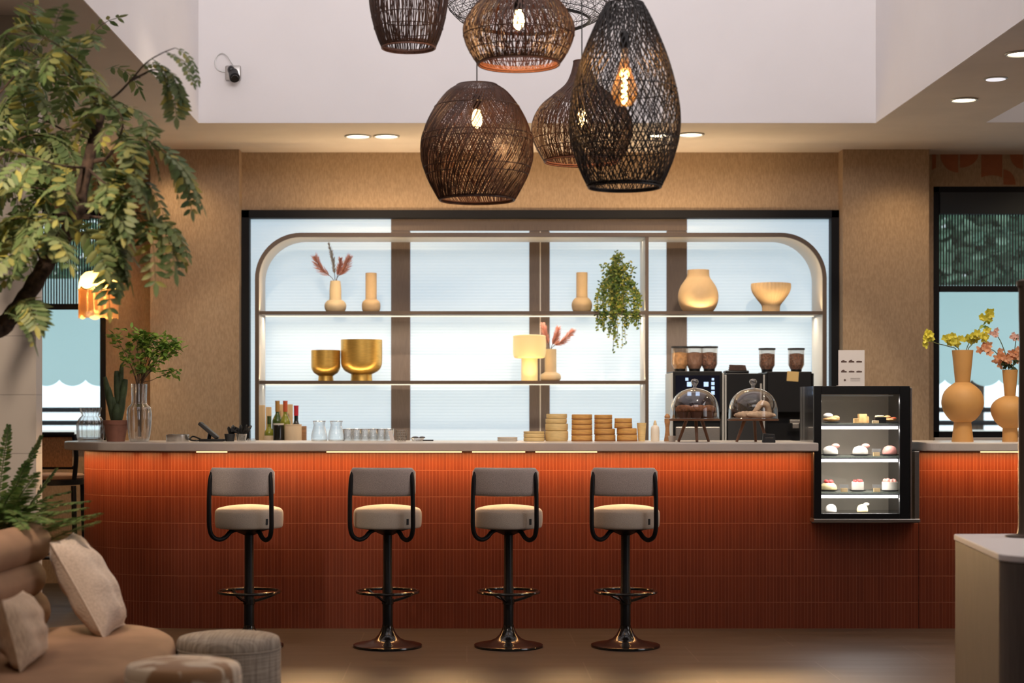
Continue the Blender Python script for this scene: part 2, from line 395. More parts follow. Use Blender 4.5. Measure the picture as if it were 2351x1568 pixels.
# ------------------------------------------------------------------ mesh helpers
class MB:
    def __init__(self):
        self.v = []; self.f = []; self.uv = {}
    def add(self, vs, fs):
        n = len(self.v)
        self.v += [tuple(v) for v in vs]
        self.f += [tuple(i + n for i in f) for f in fs]
        return n
    def box(self, x0, x1, y0, y1, z0, z1):
        self.add([(x0, y0, z0), (x1, y0, z0), (x1, y1, z0), (x0, y1, z0), (x0, y0, z1), (x1, y0, z1), (x1, y1, z1), (x0, y1, z1)],
                 [(0, 3, 2, 1), (4, 5, 6, 7), (0, 1, 5, 4), (1, 2, 6, 5), (2, 3, 7, 6), (3, 0, 4, 7)])
        return self
    def rbox(self, x0, x1, y0, y1, z0, z1, r=.01, n=3):
        """box with rounded vertical corners and eased top and bottom edges"""
        def ring(z, inset):
            rr = max(r - inset, 1e-4)
            pts = []
            for cx, cy, a0 in ((x1 - r, y1 - r, 0), (x0 + r, y1 - r, 90), (x0 + r, y0 + r, 180), (x1 - r, y0 + r, 270)):
                for i in range(n + 1):
                    a = R(a0 + 90 * i / n)
                    pts.append((cx + rr * math.cos(a), cy + rr * math.sin(a), z))
            return pts
        e = min(r, (z1 - z0) * .45)
        rings = [ring(z0, e * .7), ring(z0 + e * .3, e * .2), ring(z0 + e, 0), ring(z1 - e, 0), ring(z1 - e * .3, e * .2), ring(z1, e * .7)]
        self.loft(rings, cap=True)
        return self
    def loft(self, rings, cap=False, closed=True):
        m = len(rings[0]); n = self.add([p for r_ in rings for p in r_], [])
        k = m if closed else m - 1
        for i in range(len(rings) - 1):
            for j in range(k):
                a = n + i * m + j; b = n + i * m + (j + 1) % m
                self.f.append((a, b, b + m, a + m))
        if cap:
            self.f.append(tuple(n + j for j in range(m))[::-1])
            self.f.append(tuple(n + (len(rings) - 1) * m + j for j in range(m)))
        return n
    def lathe(self, prof, seg=40, c=(0, 0, 0), rib=0, ribamp=0.0, cap0=True, cap1=True, axis='Z', squash=1.0):
        rings = []
        for r_, z in prof:
            pts = []
            for j in range(seg):
                a = 2 * PI * j / seg
                rr = r_ * (1 + ribamp * math.cos(rib * a)) if rib else r_
                x, y = rr * math.cos(a), rr * math.sin(a) * squash
                if axis == 'Z': q = (c[0] + x, c[1] + y, c[2] + z)
                elif axis == 'Y': q = (c[0] + x, c[1] + z, c[2] - y)
                else: q = (c[0] + z, c[1] + x, c[2] + y)
                pts.append(q)
            rings.append(pts)
        n = self.loft(rings)
        if cap0: self.f.append(tuple(n + j for j in range(seg))[::-1])
        if cap1: self.f.append(tuple(n + (len(rings) - 1) * seg + j for j in range(seg)))
        return self
    def ball(self, c, rx, ry=None, rz=None, seg=14, rings=8):
        ry = rx if ry is None else ry; rz = rx if rz is None else rz
        rr = []
        for i in range(rings + 1):
            t = PI * i / rings
            s = max(math.sin(t), .001)
            rr.append([(c[0] + rx * s * math.cos(2 * PI * j / seg), c[1] + ry * s * math.sin(2 * PI * j / seg), c[2] - rz * math.cos(t)) for j in range(seg)])
        self.loft(rr, cap=True)
        return self
    def tube(self, pts, r, sides=8, closed=False, cap=True, flat=1.0):
        pts = [Vector(p) for p in pts]
        n = len(pts)
        rad = r if isinstance(r, (list, tuple)) else [r] * n
        T = []
        for i in range(n):
            if closed: t = pts[(i + 1) % n] - pts[i - 1]
            else: t = pts[min(i + 1, n - 1)] - pts[max(i - 1, 0)]
            T.append(t.normalized() if t.length > 1e-9 else Vector((0, 0, 1)))
        up = Vector((0, 0, 1)) if abs(T[0].z) < .9 else Vector((1, 0, 0))
        nrm = (up - T[0] * up.dot(T[0])).normalized()
        rings = []
        for i in range(n):
            nrm = nrm - T[i] * nrm.dot(T[i])
            nrm = nrm.normalized() if nrm.length > 1e-6 else T[i].orthogonal().normalized()
            b = T[i].cross(nrm)
            rings.append([pts[i] + (nrm * math.cos(2 * PI * j / sides) + b * math.sin(2 * PI * j / sides) * flat) * rad[i] for j in range(sides)])
        if closed: rings.append(rings[0])
        self.loft(rings, cap=(cap and not closed))
        return self
    def prism(self, outline, z0, z1, bevel=0.0):
        """vertical prism over an x-y outline (counter-clockwise)"""
        if bevel:
            cx = sum(p[0] for p in outline) / len(outline); cy = sum(p[1] for p in outline) / len(outline)
        self.loft([[(x, y, z0) for x, y in outline], [(x, y, z1) for x, y in outline]], cap=True)
        return self
    def prism_y(self, outline, y0, y1):
        """prism along y over an x-z outline"""
        self.loft([[(x, y0, z) for x, z in outline], [(x, y1, z) for x, z in outline]], cap=True)
        return self
    def quad(self, a, b, c, d):
        self.add([a, b, c, d], [(0, 1, 2, 3)]); return self
    def leaf(self, base, d, nrm, l, w, droop=0.0):
        d = d.normalized(); s = d.cross(nrm)
        s = s.normalized() if s.length > 1e-6 else d.orthogonal().normalized()
        up = s.cross(d)
        dn = up * (-droop * l)
        self.add([base, base + d * l * .35 + s * w * .5 + dn * .25 + up * w * .08, base + d * l * .72 + s * w * .4 + dn * .6,
                  base + d * l + dn, base + d * l * .72 - s * w * .4 + dn * .6, base + d * l * .35 - s * w * .5 + dn * .25 + up * w * .08],
                 [(0, 1, 2, 3), (0, 3, 4, 5)])
        return self
    def build(self, name, m, parent=None, smooth=False, sharp=40, bevel=0.0, bseg=2, subsurf=0, loc=None):
        me = bpy.data.meshes.new(name)
        me.from_pydata(self.v, [], self.f)
        me.materials.append(M[m] if isinstance(m, str) else m)
        if smooth:
            me.polygons.foreach_set('use_smooth', [True] * len(me.polygons))
            try: me.set_sharp_from_angle(angle=R(sharp))
            except Exception: pass
        me.validate(); me.update()
        o = bpy.data.objects.new(name, me)
        COL.objects.link(o)
        if parent is not None: o.parent = parent
        if loc is not None: o.location = loc
        if bevel:
            b = o.modifiers.new('bevel', 'BEVEL'); b.width = bevel; b.segments = bseg; b.limit_method = 'ANGLE'; b.angle_limit = R(40)
        if subsurf:
            s = o.modifiers.new('sub', 'SUBSURF'); s.levels = subsurf; s.render_levels = subsurf
        return o

def thing(name, label, cat, loc=(0, 0, 0), rz=0.0, group=None):
    o = bpy.data.objects.new(name, None)
    COL.objects.link(o)
    o.empty_display_size = .1
    o.location = loc; o.rotation_euler = (0, 0, rz)
    o['label'] = label; o['category'] = cat
    if group: o['group'] = group
    return o
def tag(o, label, cat, group=None, loc=None):
    o['label'] = label; o['category'] = cat
    if group: o['group'] = group
    if loc is not None: o.location = loc
    return o
def struct(o):
    o['kind'] = 'structure'; return o
def part_label(o, s):
    o['label'] = s; return o
def kids(o): return [c for c in COL.objects if c.parent is o]
def dup(o, parent=None):
    c = o.copy(); COL.objects.link(c)
    if parent is not None: c.parent = parent
    for ch in list(o.children): dup(ch, c)
    return c
def copy_thing(o, loc, rz, label):
    c = dup(o); c.location = loc; c.rotation_euler = (0, 0, rz); c['label'] = label
    return c
def smooth_prof(prof, n=5):
    out = []
    for i in range(len(prof) - 1):
        p0 = prof[max(i - 1, 0)]; p1 = prof[i]; p2 = prof[i + 1]; p3 = prof[min(i + 2, len(prof) - 1)]
        for k in range(n):
            t = k / n
            q = []
            for a in (0, 1):
                q.append(.5 * (2 * p1[a] + (p2[a] - p0[a]) * t + (2 * p0[a] - 5 * p1[a] + 4 * p2[a] - p3[a]) * t * t + (3 * p1[a] - p0[a] - 3 * p2[a] + p3[a]) * t ** 3))
            out.append((max(q[0], .0005), q[1]))
    out.append(prof[-1])
    return out
def smooth_path(pts, n=6):
    pts = [Vector(p) for p in pts]; out = []
    for i in range(len(pts) - 1):
        p0 = pts[max(i - 1, 0)]; p1 = pts[i]; p2 = pts[i + 1]; p3 = pts[min(i + 2, len(pts) - 1)]
        for k in range(n):
            t = k / n
            out.append(.5 * (2 * p1 + (p2 - p0) * t + (2 * p0 - 5 * p1 + 4 * p2 - p3) * t * t + (3 * p1 - p0 - 3 * p2 + p3) * t ** 3))
    out.append(pts[-1])
    return out
def pxprof(D, base, rows):
    """profile measured in the photograph: rows of (half width px, y px) from the base up -> (radius, height)"""
    k = D / F
    return [(w * k, (base - y) * k) for w, y in rows]
def shell(prof, t=.006):
    """closed thin wall from an outer profile (base first)"""
    inner = [(max(r_ - t, .001), z) for r_, z in reversed(prof)]
    inner = [(r_, max(z, prof[0][1] + t)) for r_, z in inner]
    return prof + inner
ORD = ['first', 'second', 'third', 'fourth', 'fifth', 'sixth', 'seventh', 'eighth', 'ninth', 'tenth', 'eleventh', 'twelfth']
# ------------------------------------------------------------------ the setting
mb = MB(); mb.box(-5.2, 5.7, -1.7, 13.3, -.1, 0)
struct(mb.build('floor', 'floor'))
ZC = 3.18
mb = MB()
for x0, x1, y0, y1 in ((-5, 5.5, 11.41, 13.3), (-5, -1.76, 3, 11.41), (2.68, 3.39, 3, 11.41), (3.39, 5.5, 11.39, 11.41), (-5, 5.5, -1.5, 3)):
    mb.box(x0, x1, y0, y1, ZC, ZC + .10)
struct(mb.build('ceiling', 'soffit'))
mb = MB()
mb.box(-1.76, 2.68, 11.407, 11.51, ZC + .002, 5.6); mb.box(-1.86, -1.757, 2.9, 11.51, ZC + .002, 5.6)
mb.box(2.677, 2.78, 2.9, 11.51, ZC + .002, 5.6); mb.box(-1.76, 2.68, 2.9, 3.003, ZC + .002, 5.6)
struct(mb.build('wall_void', 'white'))
mb = MB()
mb.box(3.29, 3.393, 2.9, 11.5, ZC + .002, 5.0); mb.box(3.39, 5.5, 11.387, 11.5, ZC + .002, 5.0); mb.box(3.39, 5.5, 2.9, 3.003, ZC + .002, 5.0)
struct(mb.build('wall_side_void', 'white'))
struct(MB().box(-1.86, 2.78, 2.9, 11.51, 5.6, 5.7).build('ceiling_void', 'white'))
struct(MB().box(3.29, 5.6, 2.9, 11.5, 5.0, 5.1).build('ceiling_side_void', 'white'))
struct(MB().box(-5.2, -5, -1.7, 13.3, 0, 3.3).build('wall_left', 'wallpaper'))
struct(MB().box(5.5, 5.7, -1.7, 13.3, 0, 5.1).build('wall_right', 'wallpaper'))
struct(MB().box(-5, 5.5, -1.7, -1.5, 0, 3.3).build('wall_front', 'wallpaper'))
# back wall: centre bay, two piers and the two side bays
WX0, WX1, WZ1 = -1.641, 2.708, 2.757
mb = MB(); mb.box(-1.70, 2.75, 12.70, 12.95, WZ1, ZC); mb.box(-1.70, 2.75, 12.70, 12.95, 0, .92)
struct(mb.build('wall_back', 'wallpaper'))
struct(MB().box(-2.281, WX0, 12.55, 13.15, 0, ZC).build('wall_left_pier', 'wallpaper'))
struct(MB().box(WX1, 3.329, 12.55, 12.95, 0, ZC).build('wall_right_pier', 'wallpaper'))
mb = MB(); mb.box(-5, -2.281, 13.1, 13.3, 2.81, ZC); mb.box(-2.715, -2.281, 13.1, 13.3, 1.05, 2.81); mb.box(-5, -2.281, 13.1, 13.3, 0, 1.05)
mb.box(-5, -4.3, 13.1, 13.3, 1.05, 2.81)
struct(mb.build('wall_back_left', 'wallpaper'))
mb = MB(); mb.box(3.329, 5.5, 12.80, 13.0, 2.945, ZC); mb.box(3.329, 3.427, 12.80, 13.0, 1.10, 2.945); mb.box(3.329, 5.5, 12.80, 13.0, 0, 1.10)
mb.box(5.0, 5.5, 12.8, 13.0, 1.10, 2.945)
struct(mb.build('wall_back_right', 'wallpaper'))
# rust coloured geometric frieze printed above the right window
def q_disc(cx, cy, rx, ry, a0, a1, n=10):
    return [(cx, cy)] + [(cx + rx * math.cos(R(a0 + (a1 - a0) * i / n)), cy + ry * math.sin(R(a0 + (a1 - a0) * i / n))) for i in range(n + 1)]
mb = MB()
shapes = [q_disc(2200, 354, 41, 42, 90, 180), q_disc(2204, 354, 42, 31, 0, 90), q_disc(2304, 424, 28, 35, 270, 360),
          [(2253, 354), (2301, 354), (2301, 407), (2292, 404), (2277, 402), (2262, 404), (2253, 407)],
          [(2140, 354), (2149, 354), (2149, 385), (2140, 390)], q_disc(2349, 354, 30, 34, 90, 180)]
for s in shapes:
    pts = [P(x, y, 12.797) for x, y in s]
    area = sum(pts[i].x * pts[(i + 1) % len(pts)].z - pts[(i + 1) % len(pts)].x * pts[i].z for i in range(len(pts)))
    if area < 0: pts.reverse()
    mb.prism_y([(p.x, p.z) for p in pts], 12.797, 12.80)
struct(mb.build('trim_1', 'frieze'))

# pale tiled column at the left edge
mb = MB(); n = mb.loft([[(-2.85, 8.29, z), (-2.05, 8.29, z), (-2.05, 8.41, z), (-2.85, 8.41, z)] for z in (0, ZC)], cap=True)
M['coltile'] = mat_tile('pale stone tile', (.52, .455, .39), (.49, .43, .37), (.36, .31, .27), 1.2, .28, .003, .2, .5, uv=False)
# stand the brick pattern up: rows follow height
nt = M['coltile'].node_tree
brn = [x for x in nt.nodes if x.type == 'TEX_BRICK'][0]; tcn = [x for x in nt.nodes if x.type == 'TEX_COORD'][0]
mpn = nt.nodes.new('ShaderNodeMapping'); mpn.inputs['Rotation'].default_value = (R(-90), 0, 0); mpn.inputs['Location'].default_value = (.4, .026, 0)
nt.links.new(tcn.outputs['Object'], mpn.inputs['Vector']); nt.links.new(mpn.outputs[0], brn.inputs['Vector'])
struct(mb.build('wall_column', 'coltile'))

# centre window: black frame, daylit reeded panes, brown mullions
win = bpy.data.objects.new('window_1', None); COL.objects.link(win); win.location = (.5, 12.7, .92); struct(win)
def wl(v): return v
mb = MB(); t = .058; z0 = .92
for x0, x1, za, zb in ((WX0, WX0 + t, z0, WZ1), (WX1 - t, WX1, z0, WZ1), (WX0, WX1, WZ1 - t, WZ1), (WX0, WX1, z0, z0 + .05)):
    mb.box(x0 - .5, x1 - .5, -.03, .09, za - .92, zb - .92)
mb.build('window_frame', 'frame', win, bevel=.003)
kx = 12.76 / F
def wx(px): return (px - VX) * kx - .5
def wz(py): return EYE - (py - VY) * kx - .92
for a, b in ((573, 898), (942, 1215), (1262, 1530), (1577, 1908)):
    top = 501 if a in (573, 1577) else 528
    MB().box(wx(a) - .004, wx(b) + .004, .062, .072, .05, wz(top)).build('pane', 'frost', win)
for a, b in ((898, 942), (1215, 1262), (1530, 1577)):
    MB().box(wx(a), wx(b), .052, .085, .05, wz(531)).build('mullion', 'mullion', win)
MB().box(wx(898), wx(1577), .050, .085, wz(530), wz(500)).build('header_panel', 'mullion', win)
MB().box(wx(1239), wx(1241.5), .048, .052, .05, wz(531)).build('joint_strip', 'cream', win)

# side windows: black frame, clear pane, ribbed roller blind
def side_window(name, x0, x1, z0, z1, y, px_rail, cass, bl_bot):
    w = bpy.data.objects.new(name, None); COL.objects.link(w); w.location = ((x0 + x1) / 2, y, z0); struct(w)
    cx = (x0 + x1) / 2; t = .045; hw = (x1 - x0) / 2; h = z1 - z0
    mb = MB()
    for a, b, c, d in ((-hw, -hw + t, 0, h), (hw - t, hw, 0, h), (-hw, hw, h - t, h), (-hw, hw, 0, t)):
        mb.box(a, b, .0, .08, c, d)
    mb.build('window_frame', 'frame', w, bevel=.003)
    MB().box(-hw + t, hw - t, .05, .056, t, h - t).build('pane', 'pane', w)
    MB().box(-hw + t, hw - t, -.02, .045, cass - z0, h - t).build('blind_cassette', 'blind', w)
    mb = MB(); n = int((2 * hw - 2 * t) / .021)
    for i in range(n):
        xx = -hw + t + (i + .5) * (2 * hw - 2 * t) / n
        mb.box(xx - .0048, xx + .0048, .005, .012, bl_bot - z0 + .02, cass - z0)
    mb.build('blind_slats', 'blind', w)
    MB().box(-hw + t, hw - t, -.005, .035, bl_bot - z0 - .022, bl_bot - z0 + .022).build('blind_rail', 'frame', w, bevel=.004)
    MB().box(-hw, hw, -.04, .09, -.03, 0).build('window_sill', 'stone', w, bevel=.004)
    return w
zz = lambda py, D: EYE - (py - VY) / F * D
side_window('window_2', -4.3, -2.715, 1.05, 2.81, 13.1, 0, zz(500, 13.1), zz(704, 13.1))
side_window('window_3', 3.427, 5.0, 1.10, 2.945, 12.80, 0, zz(492, 12.8), zz(663, 12.8))

# ------------------------------------------------------------------ outside the windows
struct(MB().box(-14, 15, 13.3, 40, -.12, -.02).build('ground', 'paving'))
def awning(x0, x1, D, ytop, ybot, label, n):
    z1 = zz(ytop, D); z0 = zz(ybot, D)
    t = thing('awning', label, 'awning', (0, D, z1))
    mb = MB(); m = 12; pts = []
    for i in range(n * m + 1):
        x = x0 + (x1 - x0) * i / (n * m)
        ph = (i % m) / m
        pts.append((x, (z0 - z1) - .055 * math.sin(PI * ph) ** .7))
    rings = [[(x, -.25 + 0, 0) for x, z in pts], [(x, 0, z * .5) for x, z in pts], [(x, 0, z) for x, z in pts]]
    mb.loft([[(x, .9, .03) for x, z in pts], [(x, 0, 0) for x, z in pts], [(x, 0.0, z) for x, z in pts], [(x, .01, z) for x, z in pts], [(x, .01, 0) for x, z in pts], [(x, .9, .04) for x, z in pts]], closed=False)
    mb.build('canvas', 'teal', t)
    for xx in (x0 + .06, x1 - .06):
        MB().tube([(xx, .9, -z1 - .02), (xx, .9, .03)], .03, 8).build('post', 'outwhite', t)
    return t
awning(-6.3, -3.1, 15.2, 640, 872, 'teal awning with scalloped hem outside the left window', 14)
awning(3.7, 7.0, 15.2, 655, 872, 'teal awning with scalloped hem outside the right window', 14)
def terrace(x0, x1, label):
    t = thing('terrace_wall', label, 'wall', (0, 18.5, -.02))
    MB().box(x0, x1, 0, .25, 0, 1.05).build('wall_body', 'outwhite', t)
    MB().box(x0 - .05, x1 + .05, -.06, .31, 1.05, 1.11).build('coping', 'stone', t)
    mb = MB()
    for z in (1.325, 1.185):
        mb.tube([(x0, .1, z), (x1, .1, z)], .028, 8)
    mb.build('rail', 'frame', t)
    return t
terrace(-8.5, -3.6, 'white terrace wall with dark rails outside the left window')
terrace(4.4, 9.5, 'white terrace wall with dark rails outside the right window')
def garden_tree(x, y, h, r, n, seed, label):
    rng = random.Random(seed)
    t = thing('garden_tree', label, 'tree', (x, y, -.02), group='trees beyond the windows')
    MB().tube([(0, 0, 0), (.05, 0, h * .4), (0, .03, h * .75)], [.12, .09, .05], 8).build('trunk', 'bark', t)
    mb = MB()
    for i in range(n):
        while True:
            p = Vector((rng.uniform(-1, 1), rng.uniform(-1, 1), rng.uniform(-1, 1)))
            if p.length < 1: break
        c = Vector((p.x * r, p.y * r, h * .74 + p.z * h * .27))
        d = Vector((rng.uniform(-1, 1), rng.uniform(-1, 1), rng.uniform(-.8, .4)))
        mb.leaf(c, d, Vector((rng.uniform(-1, 1), rng.uniform(-1, 1), 1)), .26, .15)
    mb.build('foliage', 'leaf_out', t)
garden_tree(-5.5, 21, 4.6, 1.5, 1700, 1, 'leafy green tree outside the left window')
garden_tree(6.1, 21, 4.4, .9, 1600, 2, 'bushy green tree outside the right window beside its left jamb')
garden_tree(8.4, 24, 4.9, 1.2, 1800, 3, 'green tree outside the right window close to the picture edge')

# ------------------------------------------------------------------ bar counter
CZ = 1.060                                            # underside of the stone top
def arc(cx, cy, rx, ry, a0, a1, n):
    return [(cx + rx * math.cos(R(a0 + (a1 - a0) * i / n)), cy + ry * math.sin(R(a0 + (a1 - a0) * i / n))) for i in range(n + 1)]
front_path = [(-2.39, 11.05)] + arc(-1.62, 10.92, .77, .54, 180, 270, 18)     # from the back left corner round to the front
def tile_panel(name, strips, parent, m='tile', thick=.05):
    """strips: list of (path, z0, z1, u0); each a thin wall whose outer face carries running-metre uv"""
    me = bpy.data.meshes.new(name)
    V = []; Fc = []; UV = []
    for path, za, zb, u0 in strips:
        u = u0
        for i in range(len(path) - 1):
            (xa, ya), (xb, yb) = path[i], path[i + 1]
            l = math.hypot(xb - xa, yb - ya)
            n = len(V)
            V += [(xa, ya, za), (xb, yb, za), (xb, yb, zb), (xa, ya, zb)]
            Fc.append((n, n + 1, n + 2, n + 3)); UV += [(u, za), (u + l, za), (u + l, zb), (u, zb)]
            u += l
    me.from_pydata(V, [], Fc)
    uvl = me.uv_layers.new(name='UVMap')
    for i, q in enumerate(UV): uvl.data[i].uv = q
    me.materials.append(M[m])
    o = bpy.data.objects.new(name, me); COL.objects.link(o); o.parent = parent
    s = o.modifiers.new('solid', 'SOLIDIFY'); s.thickness = thick; s.offset = -1
    return o
bar = thing('bar_counter', 'long curved bar counter clad in ribbed terracotta tiles', 'bar counter', (0, 0, 0))
FX0, FX1 = 2.055, 2.690                              # niche of the display case
tile_panel('tile_front', [(front_path + [(FX0, 10.38)], .0, CZ, 0.0), ([(FX0, 10.38), (FX1, 10.38)], 0, .628, 4.9)], bar)
mb = MB()
mb.box(-2.30, FX0 - .03, 11.0, 11.05, .0, CZ - .001)
mb.box(FX0 - .05, FX0 - .012, 10.44, 11.0, .64, CZ - .001)
mb.box(FX0 - .05, FX1, 10.44, 11.0, .56, .60)
mb.build('carcass', 'greydark', bar)
bar2 = thing('bar_counter', 'short tiled counter right of the pastry display case', 'bar counter', (0, 0, 0))
tile_panel('tile_front', [([(FX1 + .004, 10.38), (5.45, 10.38)], 0, CZ, 5.6)], bar2)
mb = MB(); mb.box(FX1 + .004, 5.45, 10.95, 11.0, 0, CZ - .001); mb.box(FX1 + .004, FX1 + .044, 10.40, 10.95, 0, CZ - .001); mb.build('carcass', 'greydark', bar2)

def slab(name, outline, label, strips):
    t = thing(name, label, 'countertop', (0, 0, CZ))
    mb = MB()
    mb.loft([[(x, y, 0) for x, y in outline], [(x, y, .05) for x, y in outline]], cap=True)
    mb.build('stone_top', 'stone', t, bevel=.007, bseg=3)
    for x0, x1 in strips: MB().box(x0, x1, 10.172, 10.180, -.007, .0).build('light_strip', 'led', t)
    return t
k = 10.165
out = [(2.052, k)] + [(2.052, 11.02), (-2.44, 11.02)] + arc(-1.62, 10.86, .875, k * 0 + (10.86 - k), 180, 270, 20)
slab('countertop', out, 'long off-white stone countertop with rounded left end', [(-1.58, -1.40), (-.82, -.03), (.03, .34), (.40, .76)])
out = [(2.70, 11.02), (2.70, 10.26)] + arc(2.79, 10.26, .09, 10.26 - k, 180, 270, 8) + [(5.45, k), (5.45, 11.02)]
slab('countertop', out, 'short off-white stone countertop carrying the ochre vases', [(3.0, 3.3)])
bb = thing('back_counter', 'dark back counter standing behind the bar', 'counter', (.5, 12.3, 0))
MB().box(-2.05, 2.10, -.33, .33, 0, .955).build('cabinet_body', 'greydark', bb)
MB().box(-2.08, 2.13, -.36, .34, .955, .985).build('worktop', 'stone', bb, bevel=.004)
BZ = .985

# ------------------------------------------------------------------ back shelf
SD = 12.30
sx = lambda px, D=SD: (px - VX) / F * D
sz = lambda py, D=SD: EYE - (py - VY) / F * D
sh = thing('shelf_unit', 'arched open shelf unit in front of the frosted window', 'shelf', (0.5, SD, BZ))
def arch_ring(x0, x1, z1, r, n=14):
    pts = [(x0, BZ)]
    pts += [(x0 + r + r * math.cos(R(180 - 90 * i / n)), z1 - r + r * math.sin(R(180 - 90 * i / n))) for i in range(n + 1)]
    pts += [(x1 - r + r * math.cos(R(90 - 90 * i / n)), z1 - r + r * math.sin(R(90 - 90 * i / n))) for i in range(n + 1)]
    pts += [(x1, BZ)]
    return pts
SX0, SX1, SZ1 = sx(587), sx(1896), sz(536)
def arch_band(t0, t1, y0, y1, name, m):
    o = arch_ring(SX0 + t0, SX1 - t0, SZ1 - t0, .32 - t0); i = arch_ring(SX0 + t1, SX1 - t1, SZ1 - t1, .32 - t1)
    mb = MB()
    rings = []
    for (a, b), (c, d) in zip(o, i):
        rings.append([(a - .5, y0, b - BZ), (c - .5, y0, d - BZ), (c - .5, y1, d - BZ), (a - .5, y1, b - BZ)])
    mb.loft(rings, cap=True)
    return mb.build(name, m, sh, smooth=True)
arch_band(0, .026, 0, .37, 'arch_panel', 'cream')
arch_band(-.004, .024, -.012, .0, 'arch_edge', 'bronze')
dx = sx(1485)
MB().box(dx - .011 - .5, dx + .011 - .5, 0, .37, 0, SZ1 - BZ - .026).build('divider', 'cream', sh)
MB().box(dx - .012 - .5, dx + .012 - .5, -.010, 0.0, 0, SZ1 - BZ - .026).build('divider_edge', 'bronze', sh)
ZU = sz(715); ZL = sz(874.5)
for xa, xb, z in ((SX0 + .026, dx - .011, ZU), (dx + .011, SX1 - .026, ZU), (SX0 + .026, dx - .011, ZL)):
    s = MB().box(xa - .5, xb - .5, .0, .37, z - BZ - .02, z - BZ).build('shelf_board', 'bronze', sh)
    MB().box(xa - .5, xb - .5, -.008, 0.0, z - BZ - .022, z - BZ + .002).build('shelf_edge', 'bronze', sh)
    MB().box(xa + .02 - .5, xb - .02 - .5, .20, .235, z - BZ - .026, z - BZ - .020).build('light_strip', 'led_shelf', sh)
# ------------------------------------------------------------------ bar stools
CT = CZ + .050                                        # top of the stone countertop
def make_stool():
    t = thing('bar_stool', '', 'bar stool', (0, 0, 0), 0, 'upholstered bar stools in front of the counter')
    MB().lathe([(.188, 0), (.191, .006), (.189, .013), (.176, .018), (.14, .024), (.10, .033), (.07, .047), (.05, .068), (.036, .095), (.030, .115), (.030, .122)], 44).build('base', 'blackgloss', t, smooth=True)
    MB().lathe([(.028, .11), (.028, .33), (.025, .335), (.025, .635)], 20).build('pole', 'black', t, smooth=True)
    fr = MB()
    fr.tube([(.168 * math.cos(a), .168 * math.sin(a), .303) for a in [2 * PI * i / 40 for i in range(40)]], .009, 8, closed=True)
    for a in (20, 140, 260):
        c, s = math.cos(R(a)), math.sin(R(a))
        fr.tube(smooth_path([(.162 * c, .162 * s, .298), (.10 * c, .10 * s, .270), (.026 * c, .026 * s, .250)], 4), .008, 6)
    fr.lathe([(.033, .235), (.034, .265)], 18)
    fr.build('footrest', 'blackgloss', t, smooth=True)
    MB().lathe([(.03, .615), (.075, .635), (.12, .648), (.13, .655), (.02, .657)], 28).build('seat_plate', 'black', t, smooth=True)
    MB().lathe(smooth_prof([(.172, .655), (.183, .662), (.187, .690), (.187, .735), (.181, .753), (.165, .764), (.11, .776), (.04, .782), (.002, .783)], 4), 48).build('seat', 'fabric_cream', t, smooth=True, sharp=60)
    part_label(MB().box(-.006, .006, -.002, .002, .680, .712).build('label_tag', 'greydark', t), 'small dark label tag')
    kids_ = [c for c in t.children if c.name.startswith('label_tag')]
    kids_[0].location = (.135 * 1.0, -.1325, 0); kids_[0].rotation_euler = (0, 0, R(45))
    for s in (-1, 1):
        pts = smooth_path([(s * .160, -.165, .962), (s * .168, -.178, .925), (s * .172, -.184, .84), (s * .173, -.184, .74), (s * .172, -.180, .665), (s * .160, -.166, .618), (s * .132, -.140, .598),
                           (s * .104, -.112, .608), (s * .085, -.092, .632), (s * .066, -.070, .645), (s * .03, -.03, .648)], 4)
        MB().tube(pts, .0125, 10).build('back_tube', 'black', t, smooth=True)
    # wrapped, slightly crowned backrest pad
    mb = MB(); rings = []
    n = 22
    for i in range(n + 1):
        u = -1 + 2 * i / n
        x = .180 * u
        yb = -.200 + .055 * abs(u) ** 2.6
        e = max(0.0, abs(u) - .86) / .14
        sq = math.sqrt(max(0, 1 - e * e))
        zt = .990 - .022 * (1 - sq); zb = .832 + .012 * (1 - sq) - .003 * (1 - u * u) + .006
        th = .021 * (.35 + .65 * sq)
        zm = (zt + zb) / 2; hz = (zt - zb) / 2
        ring = []
        for j in range(16):
            a = 2 * PI * j / 16
            cx, sy = math.cos(a), math.sin(a)
            ring.append((x, yb + th * (abs(cx) ** .6) * (1 if cx >= 0 else -1), zm + hz * (abs(sy) ** .42) * (1 if sy >= 0 else -1)))
        rings.append(ring)
    mb.loft(rings, cap=True)
    mb.build('backrest', 'fabric_grey', t, smooth=True, sharp=70)
    return t
st0 = make_stool()
DS = 9.58
st_spots = [(572, 'leftmost of the four bar stools, behind the tall tweed pouf'), (890, 'second bar stool from the left, below the wine glass tumblers on the bar'),
            (1167.5, 'third bar stool from the left, between the tumblers and the bowl stacks above'), (1436, 'rightmost of the four bar stools, below the orange bamboo bowl stacks')]
st_spots[1] = (890, 'second bar stool from the left, in front of the tumbler row')
for i, (px, lab) in enumerate(st_spots):
    s = st0 if i == 0 else dup(st0)
    s.location = ((px - VX) / F * DS, DS, 0); s.rotation_euler = (0, 0, R(-8))
    s['label'] = lab

